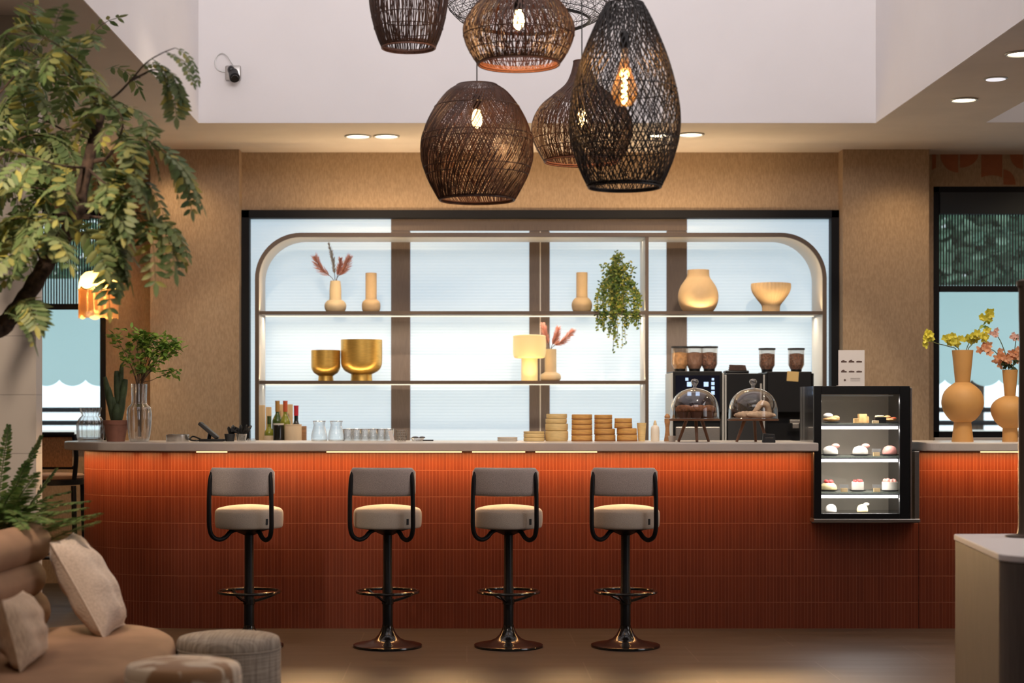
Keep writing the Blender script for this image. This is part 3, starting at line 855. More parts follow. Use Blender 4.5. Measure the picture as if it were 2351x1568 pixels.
# ------------------------------------------------------------------ pastry display case
FD = 10.27                                            # plane of its front
fx = lambda px: (px - VX) / F * FD
fz = lambda py: EYE - (py - VY) / F * FD
FXC = fx(1979); FZ0 = .640
case = thing('display_case', 'black framed glass pastry display case set into the counter', 'display case', (FXC, FD, FZ0))
hw = fx(2089) - FXC; hh = fz(886) - FZ0
ix0, ix1 = fx(1886) - FXC, fx(2066) - FXC
iz0, iz1 = fz(1179) - FZ0, fz(905) - FZ0
mb = MB()
mb.box(-hw, ix0, 0, .03, .02, hh); mb.box(ix1, hw, 0, .03, .02, hh); mb.box(ix0, ix1, 0, .03, iz1, hh); mb.box(ix0, ix1, 0, .03, .02, iz0)
mb.build('front_frame', 'black', case, bevel=.003)
MB().box(ix0 - .004, ix1 + .004, .012, .016, iz0 - .004, iz1 + .004).build('front_glass', 'glass', case)
mb = MB()
mb.box(-hw + .004, -hw + .02, .03, .46, .02, hh); mb.box(hw - .02, hw - .004, .03, .46, .02, hh)
mb.box(-hw + .02, hw - .02, .03, .46, hh - .03, hh); mb.box(-hw + .02, hw - .02, .03, .46, .02, iz0 - .004)
mb.build('casing', 'blackgloss', case)
mb = MB(); mb.box(-hw + .02, hw - .02, .440, .455, iz0 - .004, hh - .03)
M['case_back'] = mat('grey brown rear door', (.56, .47, .39), .35, var=.10, scale=3)
mb.build('rear_door', 'case_back', case)
MB().box(-hw - .004, fx(2112) - FXC, -.012, .46, 0, .02).build('base_tray', 'steel', case, bevel=.003)
mb = MB()
mb.box(hw + .002, hw + .012, -.004, .03, .02, hh - .01)
mb.box(fx(2100) - FXC, fx(2111) - FXC, .0, .06, .02, CZ - FZ0 - .002)
mb.build('side_trim', 'steel', case, bevel=.002)
shz = [fz(975), fz(1051), fz(1134)]
for z in shz:
    z -= FZ0
    MB().box(-hw + .02, hw - .02, .045, .43, z, z + .008).build('glass_shelf', 'glass_shelf', case)
    MB().box(ix0 - .003, ix1 - .004, .030, .046, z - .026, z - .009).build('light_tube', 'led_cool', case)
    MB().box(-hw + .02, hw - .02, .046, .05, z - .009, z).build('shelf_rail', 'greydark', case)
MB().box(ix0, ix1 - .03, .035, .047, iz1 - .012, iz1 - .004).build('top_rail', 'silver', case)
for z in [z_ for z_ in shz] + [fz(908) + .0]:
    light('case_light', 'AREA', (FXC, FD + .12, z - .03), 1.9, (1.0, .93, .90), (R(-18), 0, 0), .40, .03)
FB = iz0 + FZ0                                        # case floor
SHY = FD + .17
def on_shelf(i): return (shz[i] + .008) if i < 3 else FB
def item_x(px, y=SHY): return (px - VX) / F * y
def plate(px, i, r, label, y=SHY):
    o = MB().lathe([(r * .6, 0), (r, .006), (r, .008), (r * .6, .004)], 24).build('cake_plate', 'greydark', smooth=True)
    return tag(o, label, 'plate', 'plates in the display case', (item_x(px, y), y, on_shelf(i)))
def dome_cake(px, i, r, h, body, top, label, y=SHY, lift=.0085, cap=None):
    t = thing('cream_cake', label, 'cake', (item_x(px, y), y, on_shelf(i) + lift), 0, 'cakes in the display case')
    MB().lathe(smooth_prof([(r * .92, 0), (r, h * .12), (r * .95, h * .5), (r * .7, h * .83), (r * .3, h * .98), (.001, h)], 4), 24).build('cake_body', body, t, smooth=True)
    if top == 'topping_slice':
        MB().ball((r * .7, .0, h * 1.0), r * .55, r * .35, r * .32).build('fruit_slice', cap, t, smooth=True)
    elif top == 'berries':
        mb = MB()
        for a, rr in ((.2, .35), (2.2, .4), (4.0, .35), (5.2, .3)):
            mb.ball((r * rr * math.cos(a), r * rr * math.sin(a), h * 1.0), r * .3, seg=10, rings=6)
        mb.build('berries', cap, t, smooth=True)
    return t
def round_cake(px, i, r, h, body, topm, label, y=SHY, lift=.0085, wedge=False):
    t = thing('layer_cake', label, 'cake', (item_x(px, y), y, on_shelf(i) + lift), 0, 'cakes in the display case')
    MB().lathe([(r, 0), (r * 1.01, h * .5), (r, h), (.001, h)], 28).build('cake_body', body, t, smooth=True)
    mb = MB(); rng = random.Random(int(px))
    for q in range(6):
        a = q * 1.05 + rng.random()
        mb.ball((r * .62 * math.cos(a), r * .62 * math.sin(a), h + r * .12), r * rng.uniform(.22, .34), seg=10, rings=6)
    mb.build('fruit_topping', topm, t, smooth=True)
    return t
# upper shelf
plate(1910, 0, .055, 'dark plate under the left pastry, upper shelf of the display case')
t = thing('pastry', 'golden cream-topped pastry at the left of the upper case shelf', 'pastry', (item_x(1908), SHY, on_shelf(0) + .0085))
MB().ball((0, 0, .015), .052, .03, .015).ball((.028, 0, .024), .024, .024, .013).build('pastry_body', 'pastry', t, smooth=True)
MB().ball((-.018, 0, .036), .030, .024, .016).build('cream_topping', 'cream_food', t, smooth=True)
t = thing('sponge_cake', 'tall square tan sponge cake on the upper case shelf', 'cake', (item_x(1983), SHY + .03, on_shelf(0)))
MB().rbox(-.026, .022, -.03, .03, 0, .055, .006).build('cake_body', 'cake_tan', t, smooth=True)
MB().rbox(.022, .034, -.025, .025, 0, .040, .005).build('side_slice', 'pastry', t, smooth=True)
o = MB().rbox(-.014, .014, -.02, .02, 0, .028, .004).build('cake_cube', 'cake_tan', smooth=True); tag(o, 'small tan cake cube left of the square sponge cake', 'cake', None, (item_x(1961), SHY - .05, on_shelf(0)))
t = thing('box_tray', 'black little tray box right of the square sponge cake', 'tray', (item_x(2016), SHY - .04, on_shelf(0)))
mb = MB(); mb.box(-.033, .033, -.03, .03, 0, .004)
for a in ((-.033, .033, -.03, -.026), (-.033, .033, .026, .03), (-.033, -.029, -.026, .026), (.029, .033, -.026, .026)): mb.box(*a, .004, .036)
mb.build('tray', 'black', t, bevel=.001)
MB().rbox(-.025, .025, -.024, .024, .004, .046, .008).build('filling', 'cream_yellow', t, smooth=True)
plate(2048, 0, .05, 'dark plate under the right pastry, upper shelf of the display case')
t = thing('pastry', 'flat golden pastry with jam at the right of the upper case shelf', 'pastry', (item_x(2046), SHY, on_shelf(0) + .0085))
MB().ball((-.012, 0, .012), .043, .03, .012).ball((-.022, 0, .026), .022, .02, .012).build('pastry_body', 'pastry', t, smooth=True)
MB().ball((.012, -.01, .020), .02, .02, .008).build('jam', 'orangefoil', t, smooth=True)
# second shelf
for px, r, h, b, c, l in ((1906, .046, .050, 'cream_food', 'pinkfood', 'white cream cake with pink slice, left end of the second case shelf'),
                          (1975, .046, .050, 'cream_food', 'pinkfood', 'white cream cake with pink slice, middle of the second case shelf'),
                          (2043, .044, .052, 'pinkfood', 'berry', 'pink dome cake at the right end of the second case shelf')):
    plate(px, 1, .058, 'dark plate under the ' + l.replace('white cream cake with pink slice, ', 'cake at the ').replace('pink dome cake at the ', 'pink cake at the '))
    dome_cake(px, 1, r, h, b, 'topping_slice' if b == 'cream_food' else 'none', l, cap=c)
# third shelf
plate(1902, 2, .055, 'dark plate under the yellow cake, third case shelf'); dome_cake(1902, 2, .050, .046, 'cream_yellow', 'berries', 'pale yellow cake topped with berries at the left of the third case shelf', cap='berry')
plate(1969, 2, .05, 'dark plate under the white cake, middle of the third case shelf'); round_cake(1969, 2, .036, .048, 'cream_food', 'berry', 'white round cake with red fruit, middle of the third case shelf')
plate(2043, 2, .055, 'dark plate under the wide white cake, third case shelf'); round_cake(2043, 2, .047, .048, 'cream_food', 'pinkfood', 'wide white round cake with pink fruit at the right of the third case shelf')
# case floor
dome_cake(1908, 3, .033, .046, 'cream_food', 'none', 'cream bun at the left of the case floor', lift=0)
dome_cake(1980, 3, .033, .046, 'cream_yellow', 'topping_slice', 'yellowish cream bun in the middle of the case floor', lift=0, cap='cream_food')
# price tags
for px, i, l, two in ((2012, 1, 'small cream price tag on the second case shelf', True), (1938, 2, 'small yellow price tag, left of two on the third case shelf', True),
                      (2013, 2, 'small yellow price tag, right of two on the third case shelf', True), (2010, 0, 'small pale price tag in front of the black tray box', False)):
    t = thing('price_tag', l, 'price tag', (item_x(px, FD + .075), FD + .075, on_shelf(i)), 0, 'price tags in the display case')
    MB().rbox(-.019, .019, -.010, .010, 0, .024 if two else .016, .003).build('tag_block', 'wood_pale', t, smooth=True)
    if two: MB().box(-.026, .026, -.002, .002, .024, .044).build('tag_card', 'silver', t)

# menu card standing on the case
cw = .0775; ch = fz(803) - (FZ0 + hh)
card = thing('menu_card', 'white menu card with six small pictures on top of the display case', 'menu card', (fx(1960), FD + .06, FZ0 + hh))
MB().box(-cw, cw, -.001, .002, 0, ch).build('card', 'paper', card)
MB().box(-cw, cw, .002, .06, 0, .004).build('card_foot', 'paper', card)
mb = MB()
def mpt(u, v): return ((u - .5) * 2 * cw, ch * (1 - v))
for (u, v, hat) in ((.205, .325, .04), (.495, .325, .06), (.79, .325, .0), (.205, .60, .05), (.50, .60, .0), (.79, .60, 0)):
    x, z = mpt(u, v)
    mb.prism_y([(x - .016, z - .004), (x + .017, z - .004), (x + .017, z + .004), (x + .006, z + .005), (x + .001, z + .006 + hat * .12), (x - .005, z + .006 + hat * .10), (x - .016, z + .004)], -.0022, -.001)
x, z = mpt(.245, .835)
mb.prism_y([(x + .008 * math.cos(a) * (1 if q % 2 else .62), z + .008 * math.sin(a) * (1 if q % 2 else .62)) for q, a in enumerate([2 * PI * j / 12 for j in range(12)])], -.0022, -.001)
for v in (.78, .80, .83, .86): 
    x, z = mpt(.64, v); mb.box(x - .028, x + .03, -.0016, -.001, z - .0006, z + .0006)
mb.build('print', 'ink', card)

# ------------------------------------------------------------------ coffee machines on the back counter
MD = 12.05
mx = lambda px: (px - VX) / F * MD
mz = lambda py: EYE - (py - VY) / F * MD
def machine(px0, px1, ytop, label, sides='silver'):
    xc = (mx(px0) + mx(px1)) / 2; w = (mx(px1) - mx(px0)) / 2
    t = thing('coffee_machine', label, 'coffee machine', (xc, MD, BZ), 0, 'coffee machines behind the bar')
    H = mz(ytop) - BZ
    mb = MB(); mb.box(-w + .012, w - .012, .10, .38, 0, H); mb.box(-w + .012, w - .012, 0, .10, .30, H); mb.box(-w + .012, w - .012, 0, .1, 0, .04)
    mb.build('body', 'black', t, bevel=.006)
    for s in (-1, 1):
        MB().box(s * w - .012 if s > 0 else -w, w if s > 0 else -w + .012, -.006, .36, 0, H - .012).build('side_panel', sides, t, bevel=.003)
    return t, w, H
def hopper(t, x, y, r, z, h, fill, fm, square=False):
    hp = MB()
    prof = [(r * .55, 0), (r * .62, .012), (r * .92, h * .26), (r, h * .32), (r, h)]
    hp.lathe(prof, 28, (x, y, z), cap0=True, cap1=False)
    o = hp.build('hopper', 'hopper', t, smooth=True)
    MB().lathe([(r * .56, .004), (r * .88, h * .27), (r * .95, h * .34), (r * .95, h * fill), (r * .3, h * (fill + .05)), (.001, h * (fill + .05))], 24, (x, y, z)).build('beans', fm, o, smooth=True)
    MB().lathe([(r * 1.06, h), (r * 1.06, h + .012), (r * .3, h + .014), (.001, h + .014)], 28, (x, y, z)).build('lid', 'greydark', o, smooth=True)
    MB().lathe([(r * .66, -.004), (r * .70, .03)], 24, (x, y, z)).build('collar', 'black', o, smooth=True)
    return o
t, w, H = machine(1541, 1662, 852, 'coffee machine with three powder hoppers and lit screen')
for x, fm in ((-.105, 'powder'), (0, 'cocoa'), (.105, 'beans')):
    hopper(t, x * .98, .16, .058, H, .165, .78, fm)
MB().box(-w + .03, w - .03, -.008, .0, .33, H - .03).build('screen', 'screen', t)
for u, v, s in ((-.075, .20, .010), (-.058, .165, .016), (.058, .165, .016), (.105, .20, .008), (.105, .17, .011), (.105, .14, .011), (.105, .105, .012), (-.058, .10, .014), (.0, .10, .014)):
    MB().rbox(u - s, u + s, -.0095, -.008, .33 + v - s, .33 + v + s, .001).build('screen_icon', 'icon', t)
MB().box(-w + .03, w - .03, -.02, .0, .01, .20).build('drip_tray', 'steel', t, bevel=.003)
MB().box(-.05, .05, -.05, .0, .30, .33).build('spout', 'black', t, bevel=.006)
t, w, H = machine(1664, 1756, 857, 'middle black machine carrying a stack of dark lids')
MB().box(-w + .02, w - .02, -.012, -.001, .02, .26).build('front_door', 'greydark', t, bevel=.003)
MB().tube([(w - .03, -.02, .34), (w - .03, -.02, .5)], .007, 8).build('handle', 'silver', t, smooth=True)
lt = thing('lid_stack', 'dark tray of stacked lids on the middle machine', 'tray', (mx(1698), MD + .16, BZ + H))
MB().rbox(-.082, .082, -.07, .07, 0, .022, .01).build('tray', 'black', lt, smooth=True)
mb = MB()
for q in range(3): mb.lathe([(.050 - q * .003, .022 + q * .013), (.055 - q * .003, .033 + q * .013), (.050, .035 + q * .013)], 22)
mb.build('lids', 'greydark', lt, smooth=True)
MB().prism_y([(-.06, .022), (.065, .022), (.055, .058), (-.055, .062)], -.068, -.06).build('front_card', 'rattan', lt)
t, w, H = machine(1757, 1868, 853, 'black coffee machine with two bean hoppers', 'black')
hopper(t, mx(1770) - mx(1812.5), .16, .056, H, .155, .80, 'beans'); hopper(t, mx(1838) - mx(1812.5), .16, .056, H, .155, .80, 'beans')
mb = MB(); mb.box(-.004, .088, -.03, 0, .225, .25); mb.build('spout_bar', 'steel', t, bevel=.003)
MB().box(.015, .06, -.035, -.005, .19, .225).build('spout', 'steel', t, bevel=.003)
MB().box(-.05, .08, -.02, -.001, .015, .105).build('drip_tray', 'steel', t, bevel=.003)
o = MB().box(-.040, .040, -.002, .0, -.034, .034).build('paper_note', 'note')
tag(o, 'yellow paper note stuck on the right coffee machine', 'note', None, (mx(1820), MD - .0005, mz(864)))
o.rotation_euler = (0, R(4), 0)

# ------------------------------------------------------------------ cake stands with glass domes
CD = 10.45
cxp = lambda px, D=CD: (px - VX) / F * D
czp = lambda py, D=CD: EYE - (py - VY) / F * D
def cake_stand(px, label, labeld, rz):
    z = czp(962) - CT
    t = thing('cake_stand', label, 'cake stand', (cxp(px), CD, CT), rz)
    MB().lathe([(.150, z - .011), (.153, z - .006), (.153, z), (.001, z)], 44).build('plate', 'wood_dark', t, smooth=True)
    for a in (30, 150, 270):
        c, s = math.cos(R(a)), math.sin(R(a))
        MB().tube([(.055 * c, .055 * s, z - .010), (.105 * c, .105 * s, .001)], [.011, .008], 10).build('leg', 'wood_dark', t, smooth=True)
    d = thing('glass_dome', labeld, 'glass dome', (cxp(px), CD, CT + z + .0005))
    h = .186
    pr = [(.1465, 0), (.147, .03), (.143, .075), (.128, .118), (.100, .152), (.060, .175), (.022, h - .002), (.012, h)]
    MB().lathe(smooth_prof(pr, 4), 44, cap0=False, cap1=True).build('dome', 'glass', d, smooth=True, sharp=80)
    MB().lathe(smooth_prof([(.012, h - .001), (.010, h + .012), (.020, h + .026), (.023, h + .038), (.018, h + .050), (.002, h + .054)], 3), 22).build('knob', 'glass_rib', d, smooth=True)
    MB().tube([(.147 * math.cos(a), .147 * math.sin(a), .003) for a in [2 * PI * i / 48 for i in range(48)]], .0025, 6, closed=True).build('rim', 'glass_rib', d, smooth=True)
    return CT + z
zp = cake_stand(1595, 'wooden three-legged cake stand holding muffins', 'glass dome over the chocolate muffins', R(0))
cake_stand(1729, 'wooden three-legged cake stand holding pale pastries', 'glass dome over the pale sugared pastries', R(42))
for i, (x, y) in enumerate(((-.080, -.035), (.0, -.075), (.080, -.035), (-.045, .055), (.045, .058))):
    lab = ['left front', 'middle front', 'right front', 'left rear', 'right rear'][i]
    t = thing('muffin', lab + ' chocolate muffin under the left glass dome', 'muffin', (cxp(1595) + x, CD + y, zp + .0005), 0, 'muffins under the left dome')
    MB().lathe([(.026, 0), (.036, .045), (.034, .046), (.001, .046)], 24, rib=18, ribamp=.025).build('paper_case', 'muffin_case', t, smooth=True)
    MB().lathe(smooth_prof([(.034, .042), (.041, .050), (.039, .066), (.024, .080), (.001, .085)], 4), 22, rib=5, ribamp=.03).build('crown', 'muffin', t, smooth=True)
def croissant(x, y, z, rz, label, l=.085, r=.024):
    mb = MB(); pts = []; rad = []
    for i in range(15):
        u = -1 + 2 * i / 14
        pts.append((u * l, -.03 * u * u, r * .95)); rad.append(r * (1 - abs(u) ** 2.2 * .75) * (1 + .07 * math.cos(u * 22)))
    mb.tube(pts, rad, 12)
    o = mb.build('croissant', 'croissant', smooth=True)
    tag(o, label, 'pastry', 'pastries under the right dome', (cxp(1729) + x, CD + y, z)); o.rotation_euler = (0, 0, rz)
croissant(-.045, -.035, zp + .001, R(10), 'pale croissant lying at the left under the right dome')
croissant(.040, -.055, zp + .001, R(-14), 'pale croissant lying at the front under the right dome')
croissant(.03, .055, zp + .001, R(18), 'pale croissant lying at the back under the right dome', .08, .026)
o = MB().tube(smooth_path([(.082, .02, .012), (.065, .012, .06), (.030, .0, .068), (.0, -.012, .035), (-.022, -.020, .020)], 5), [.016, .018, .018, .019, .020, .021, .021, .021, .021, .021, .020, .020, .019, .018, .017, .016, .014, .012, .010, .008, .006], 10).build('curled_pastry', 'croissant', smooth=True)
tag(o, 'curled pale pastry on top of the croissants under the right dome', 'pastry', None, (cxp(1729) + .02, CD + .01, zp + .022))
o = thing('counter_sign', 'small dark wedge sign beside the right cake stand', 'sign', (cxp(1765, 10.25), 10.25, CT))
MB().prism_y([(-.039, 0), (.039, 0), (.034, .050), (-.034, .055)], -.012, .014).build('sign_block', 'greydark', o, bevel=.004)
MB().box(-.024, .024, -.0135, -.012, .026, .030).build('sign_mark', 'steel', o)

# ------------------------------------------------------------------ things on the bar, left to right
ID = 10.62
ixp = lambda px, D=ID: (px - VX) / F * D
k_ = ID / F
def jug():
    t = thing('ribbed_jug', 'squat clear ribbed glass jug at the left end of the bar', 'glass jug', (ixp(208), ID, CT))
    pr = smooth_prof([(26 * k_, 0), (29 * k_, 8 * k_), (30 * k_, 22 * k_), (30 * k_, 42 * k_), (24 * k_, 54 * k_), (19 * k_, 60 * k_), (22 * k_, 68 * k_), (24 * k_, 78 * k_)], 4)
    MB().lathe(pr, 64, rib=16, ribamp=.07, cap1=False).build('jug_body', 'glass_rib', t, smooth=True, sharp=180)
    MB().lathe([(24 * k_, .004), (25 * k_, .02), (.001, .021)], 32).build('glass_bottom', 'glass_rib', t, smooth=True)
jug()
t = thing('potted_cactus', 'green column cactus in a terracotta pot on the bar', 'potted plant', (ixp(266), ID, CT))
MB().lathe([(20 * k_, 0), (24 * k_, 20 * k_), (27 * k_, 38 * k_), (28.5 * k_, 38.5 * k_), (29 * k_, 49 * k_), (26 * k_, 49 * k_), (25 * k_, 44 * k_), (.001, 44 * k_)], 36).build('pot', 'terracotta', t, smooth=True)
mb = MB()
def pad(mb, base, tip, w):
    pts = smooth_path([base, (Vector(base) * .5 + Vector(tip) * .5), tip], 5); n = len(pts)
    mb.tube(pts, [w * (.45 + .6 * math.sin(PI * min(.93, (i + 1.4) / (n + 1)))) for i in range(n)], 10)
for b, tp, w in (((0, 0, .10), (-.018, .0, .27), .030), ((.012, .0, .11), (.045, .0, .30), .026), ((-.02, .01, .15), (-.068, 0, .395), .020), ((-.01, -.012, .12), (-.045, 0, .33), .022),
                 ((.018, 0, .20), (.002, .01, .43), .022), ((.03, 0, .22), (.060, 0, .38), .022), ((0, -.02, .11), (.012, -.02, .23), .027), ((.02, .01, .3), (.035, .01, .47), .016)):
    pad(mb, b, tp, w)
mb.build('cactus_stems', 'cactus', t, smooth=True)
t = thing('glass_vase', 'clear fluted glass vase holding green branches on the bar', 'vase', (ixp(321), ID - .02, CT))
pr = smooth_prof([(19 * k_, 0), (22 * k_, 6 * k_), (25.5 * k_, 30 * k_), (26.5 * k_, 58 * k_), (25 * k_, 76 * k_), (19 * k_, 84 * k_), (16 * k_, 92 * k_), (17 * k_, 132 * k_)], 4)
MB().lathe(pr, 64, rib=12, ribamp=.08, cap1=False).build('vase_body', 'glass_rib', t, smooth=True, sharp=180)
MB().lathe([(18 * k_, .004), (20 * k_, .018), (.001, .02)], 32).build('glass_bottom', 'glass_rib', t, smooth=True)
t = thing('green_branches', 'leafy green branches standing in the fluted glass vase', 'branches', (ixp(321), ID - .02, CT + .03))
rng = random.Random(12)
mb = MB(); lf = MB()
tips = [(268, 775), (290, 800), (312, 772), (332, 768), (352, 785), (372, 780), (395, 785), (408, 800), (385, 815), (362, 830), (392, 855), (340, 810), (300, 825), (318, 845), (345, 845), (330, 790), (380, 800), (365, 800)]
for (a, b) in tips:
    p = Vector((ixp(a) - ixp(321), rng.uniform(-.10, .10), EYE - (b - VY) / F * ID - CT - .03))
    pts = smooth_path([(rng.uniform(-.012, .012), rng.uniform(-.012, .012), 0), (rng.uniform(-.012, .012), rng.uniform(-.012, .012), .29), (p.x * .45, p.y * .5, .29 + (p.z - .29) * .55), p], 5)
    mb.tube(pts, [.0035 * (1 - .7 * i / len(pts)) for i in range(len(pts))], 5)
    for q in range(34):
        c = p + Vector((rng.gauss(0, .030), rng.gauss(0, .030), rng.gauss(0, .020)))
        lf.leaf(c, Vector((rng.uniform(-1, 1), rng.uniform(-1, 1), rng.uniform(-.7, .5))), Vector((rng.uniform(-.5, .5), rng.uniform(-.5, .5), 1)), rng.uniform(.032, .054), rng.uniform(.020, .032))
mb.build('stems', 'twig', t, smooth=True); lf.build('leaves', 'leaf_branch', t)
o = MB().lathe([(.068, 0), (.070, .003), (.070, .042), (.066, .044), (.066, .008), (.001, .008)], 36).build('steel_tin', 'steel', smooth=True)
tag(o, 'low round brushed steel tin on the left half of the bar', 'tin', None, (ixp(408), ID, CT))
# dark reader stand and utensil tubs
t = thing('payment_terminal', 'black tilted payment terminal lying on its stand on the bar', 'payment terminal', (ixp(487), ID, CT))
MB().rbox(-.075, .075, -.05, .05, 0, .016, .006).build('stand_foot', 'black', t, smooth=True)
o = MB().rbox(-.085, .060, -.042, .042, -.010, .012, .006).build('terminal_body', 'greydark', t, smooth=True); o.location = (-.012, 0, .058); o.rotation_euler = (0, R(40), 0)
MB().tube([(-.02, 0, .012), (-.012, 0, .055)], .012, 8).build('stand_post', 'black', t, smooth=True)
mb = MB(); mb.tube(smooth_path([(-.07, .02, .012), (-.12, .03, .03), (-.135, .0, .012), (-.10, -.04, .006), (-.06, -.03, .008)], 6), .005, 6); mb.build('cable', 'black', t, smooth=True)
def tub(px, label, seed, w, col):
    t = thing('utensil_tub', label, 'tub', (ixp(px), ID + .03, CT))
    MB().lathe([(.026, 0), (.034, .045), (.032, .046), (.025, .004), (.001, .004)], 24).build('tub', col, t, smooth=True)
    rng = random.Random(seed); mb = MB()
    for q in range(w):
        a = rng.uniform(0, 6.28); tx = rng.uniform(-.07, .07)
        mb.tube(smooth_path([(.01 * math.cos(a), .01 * math.sin(a), .008), (tx * .3, .02 * math.sin(a), .05), (tx, .03 * math.sin(a), rng.uniform(.065, .105))], 3), [.003, .003, .004, .005, .008, .010, .004], 6)
    mb.build('utensils', 'black', t, smooth=True)
tub(526, 'small tub of black utensils right of the payment terminal', 3, 7, 'greydark')
tub(553, 'clear small tub of black utensils next to the window frame', 5, 8, 'glass_rib')
o = MB().lathe([(.026, 0), (.027, .012), (.020, .018), (.001, .018)], 22).build('ramekin', 'glass_rib', smooth=True); tag(o, 'tiny glass ramekin at the foot of the shelf, left of the boards', 'ramekin', None, (ixp(577), ID, CT))

# boards and bottles stand on the back counter
BD = 12.02
bxp = lambda px, D=BD: (px - VX) / F * D
bzp = lambda py, D=BD: EYE - (py - VY) / F * D - BZ
for px, w, top, lab, y in ((600, .022, 930, 'leftmost pale wooden board leaning beside the bottles', 0.04), (613, .020, 934, 'narrow pale wooden board between the leftmost board and the bottles', .10), (650, .05, 928, 'wide pale wooden board behind the bottles', .17)):
    t = thing('serving_board', lab, 'board', (bxp(px), BD + y, BZ), 0, 'wooden boards by the bottles')
    MB().rbox(-w, w, -.006, .006, 0, bzp(top), .004).build('board', 'wood_pale', t, smooth=True)
def bottle(px, top, r, glass, foil, label, y=0.0, lab=None, shoulder=.62):
    H = bzp(top, BD + y)
    t = thing('wine_bottle', label, 'bottle', ((px - VX) / F * (BD + y), BD + y, BZ), 0, 'bottles behind the bar')
    MB().lathe(smooth_prof([(r * .9, 0), (r, .006), (r, H * shoulder * .5), (r, H * shoulder), (r * .8, H * (shoulder + .08)), (r * .42, H * (shoulder + .16)), (r * .38, H * .80), (r * .38, H * .985)], 4), 26).build('glass_body', glass, t, smooth=True)
    if foil: MB().lathe([(r * .42, H * .80), (r * .43, H * .985), (r * .46, H * .987), (r * .46, H), (.001, H)], 20).build('foil_cap', foil, t, smooth=True)
    if lab:
        rings = []
        for z in (H * .10, H * shoulder * .93):
            rings.append([((r + .0012) * math.cos(a), (r + .0012) * math.sin(a), z) for a in [PI + .15 + (PI - .3) * i / 16 for i in range(17)]])
        mb = MB(); mb.loft(rings, closed=False); mb.build('label_paper', lab, t, smooth=True)
    return t
bottle(618, 955, .034, 'bottle_olive', 'bottle_green', 'short olive green bottle at the left of the bottle group', .0, 'label', .55)
bottle(637, 920, .037, 'bottle_green', 'goldfoil', 'tall bottle with gold brown neck foil', .06, None, .6)
bottle(655, 920, .037, 'bottle_olive', 'orangefoil', 'olive wine bottle with orange red capsule', .03, None, .58)
bottle(680, 931, .038, 'bottle_black', 'red', 'dark wine bottle with bright red capsule', .03, None, .52)
def can(px, px1, top, m, lid, label, y):
    D = BD + y; r = (px1 - px) / 2 / F * D; H = EYE - (top - VY) / F * D - BZ
    t = thing('storage_jar', label, 'jar', (((px + px1) / 2 - VX) / F * D, D, BZ))
    MB().lathe([(r * .96, 0), (r, .006), (r, H * .93), (r * .97, H * .95)], 32).build('jar_body', m, t, smooth=True)
    MB().lathe([(r * .99, H * .95), (r * .99, H), (.001, H)], 32).build('lid', lid, t, smooth=True)
can(627, 652, 972, 'bottle_black', 'cream', 'black jar with pale lid in front of the bottles', -.07)
can(653, 693, 974, 'label', 'label', 'wide beige labelled jar in front of the dark bottle', -.07)
o = MB().rbox(-.016, .016, -.03, .03, 0, bzp(978), .004).build('wood_block', 'wood', smooth=True); tag(o, 'orange wooden block right of the beige jar', 'block', None, (bxp(699), BD - .03, BZ))

# glassware in a row on the bar
GD = 10.70
gxp = lambda px, D=GD: (px - VX) / F * D
def carafe(px, label):
    kk = GD / F
    t = thing('glass_carafe', label, 'carafe', (gxp(px), GD, CT), 0, 'carafes on the bar')
    pr = smooth_prof([(17 * kk, 0), (19 * kk, 4 * kk), (18.5 * kk, 14 * kk), (14.5 * kk, 30 * kk), (13 * kk, 38 * kk), (14.5 * kk, 46 * kk)], 4)
    MB().lathe(pr, 32, cap1=False).build('carafe_body', 'glass', t, smooth=True, sharp=180)
    MB().tube([(14.5 * kk * math.cos(a), 14.5 * kk * math.sin(a), 46 * kk) for a in [2 * PI * i / 28 for i in range(28)]], .0022, 6, closed=True).build('lip', 'glass_rib', t, smooth=True)
    MB().lathe([(17 * kk, .002), (18 * kk, .010), (.001, .011)], 28).build('glass_bottom', 'glass_rib', t, smooth=True)
carafe(733, 'left of the two small clear glass carafes on the bar'); carafe(772, 'right of the two small clear glass carafes on the bar')
def tumbler():
    t = thing('tumbler', '', 'drinking glass', (0, 0, 0), 0, 'tumblers in a row on the bar')
    r = .030; h = .075
    MB().lathe([(r * .82, 0), (r * .86, .004), (r, h), (r * .95, h), (r * .80, .010), (.001, .010)], 28, rib=14, ribamp=.03).build('glass_body', 'glass_rib', t, smooth=True, sharp=180)
    MB().tube([(r * math.cos(a), r * math.sin(a), h) for a in [2 * PI * i / 24 for i in range(24)]], .0016, 6, closed=True).build('rim', 'glass_rib', t, smooth=True)
    return t
tm = tumbler()
for i, px in enumerate((799, 819, 838, 857, 875, 893)):
    s = tm if i == 0 else dup(tm)
    y = GD + (.0 if i % 2 == 0 else .055)
    s.location = ((px - VX) / F * y, y, CT); s['label'] = ORD[i] + ' ribbed tumbler from the left in the row beside the carafes'
t = thing('leaning_card', 'white narrow card leaning at the end of the tumblers', 'card', (gxp(902, 10.6), 10.58, CT))
o = MB().box(-.012, .012, -.001, .001, 0, .068).build('card', 'paper', t); o.rotation_euler = (0, R(-14), 0)
t = thing('wire_basket', 'small grey wire basket right of the tumblers', 'basket', (gxp(922), GD, CT))
mb = MB()
for q in range(14):
    a = 2 * PI * q / 14; mb.tube([(.026 * math.cos(a), .026 * math.sin(a), .002), (.036 * math.cos(a), .036 * math.sin(a), .068)], .0013, 4)
for z in (.002, .02, .036, .052, .068):
    r = .026 + .010 * z / .068; mb.tube([(r * math.cos(a), r * math.sin(a), z) for a in [2 * PI * i / 20 for i in range(20)]], .0013, 4, closed=True)
mb.build('wire_body', 'steel', t, smooth=True); MB().lathe([(.026, 0), (.026, .003)], 20).build('basket_floor', 'steel', t, smooth=True)
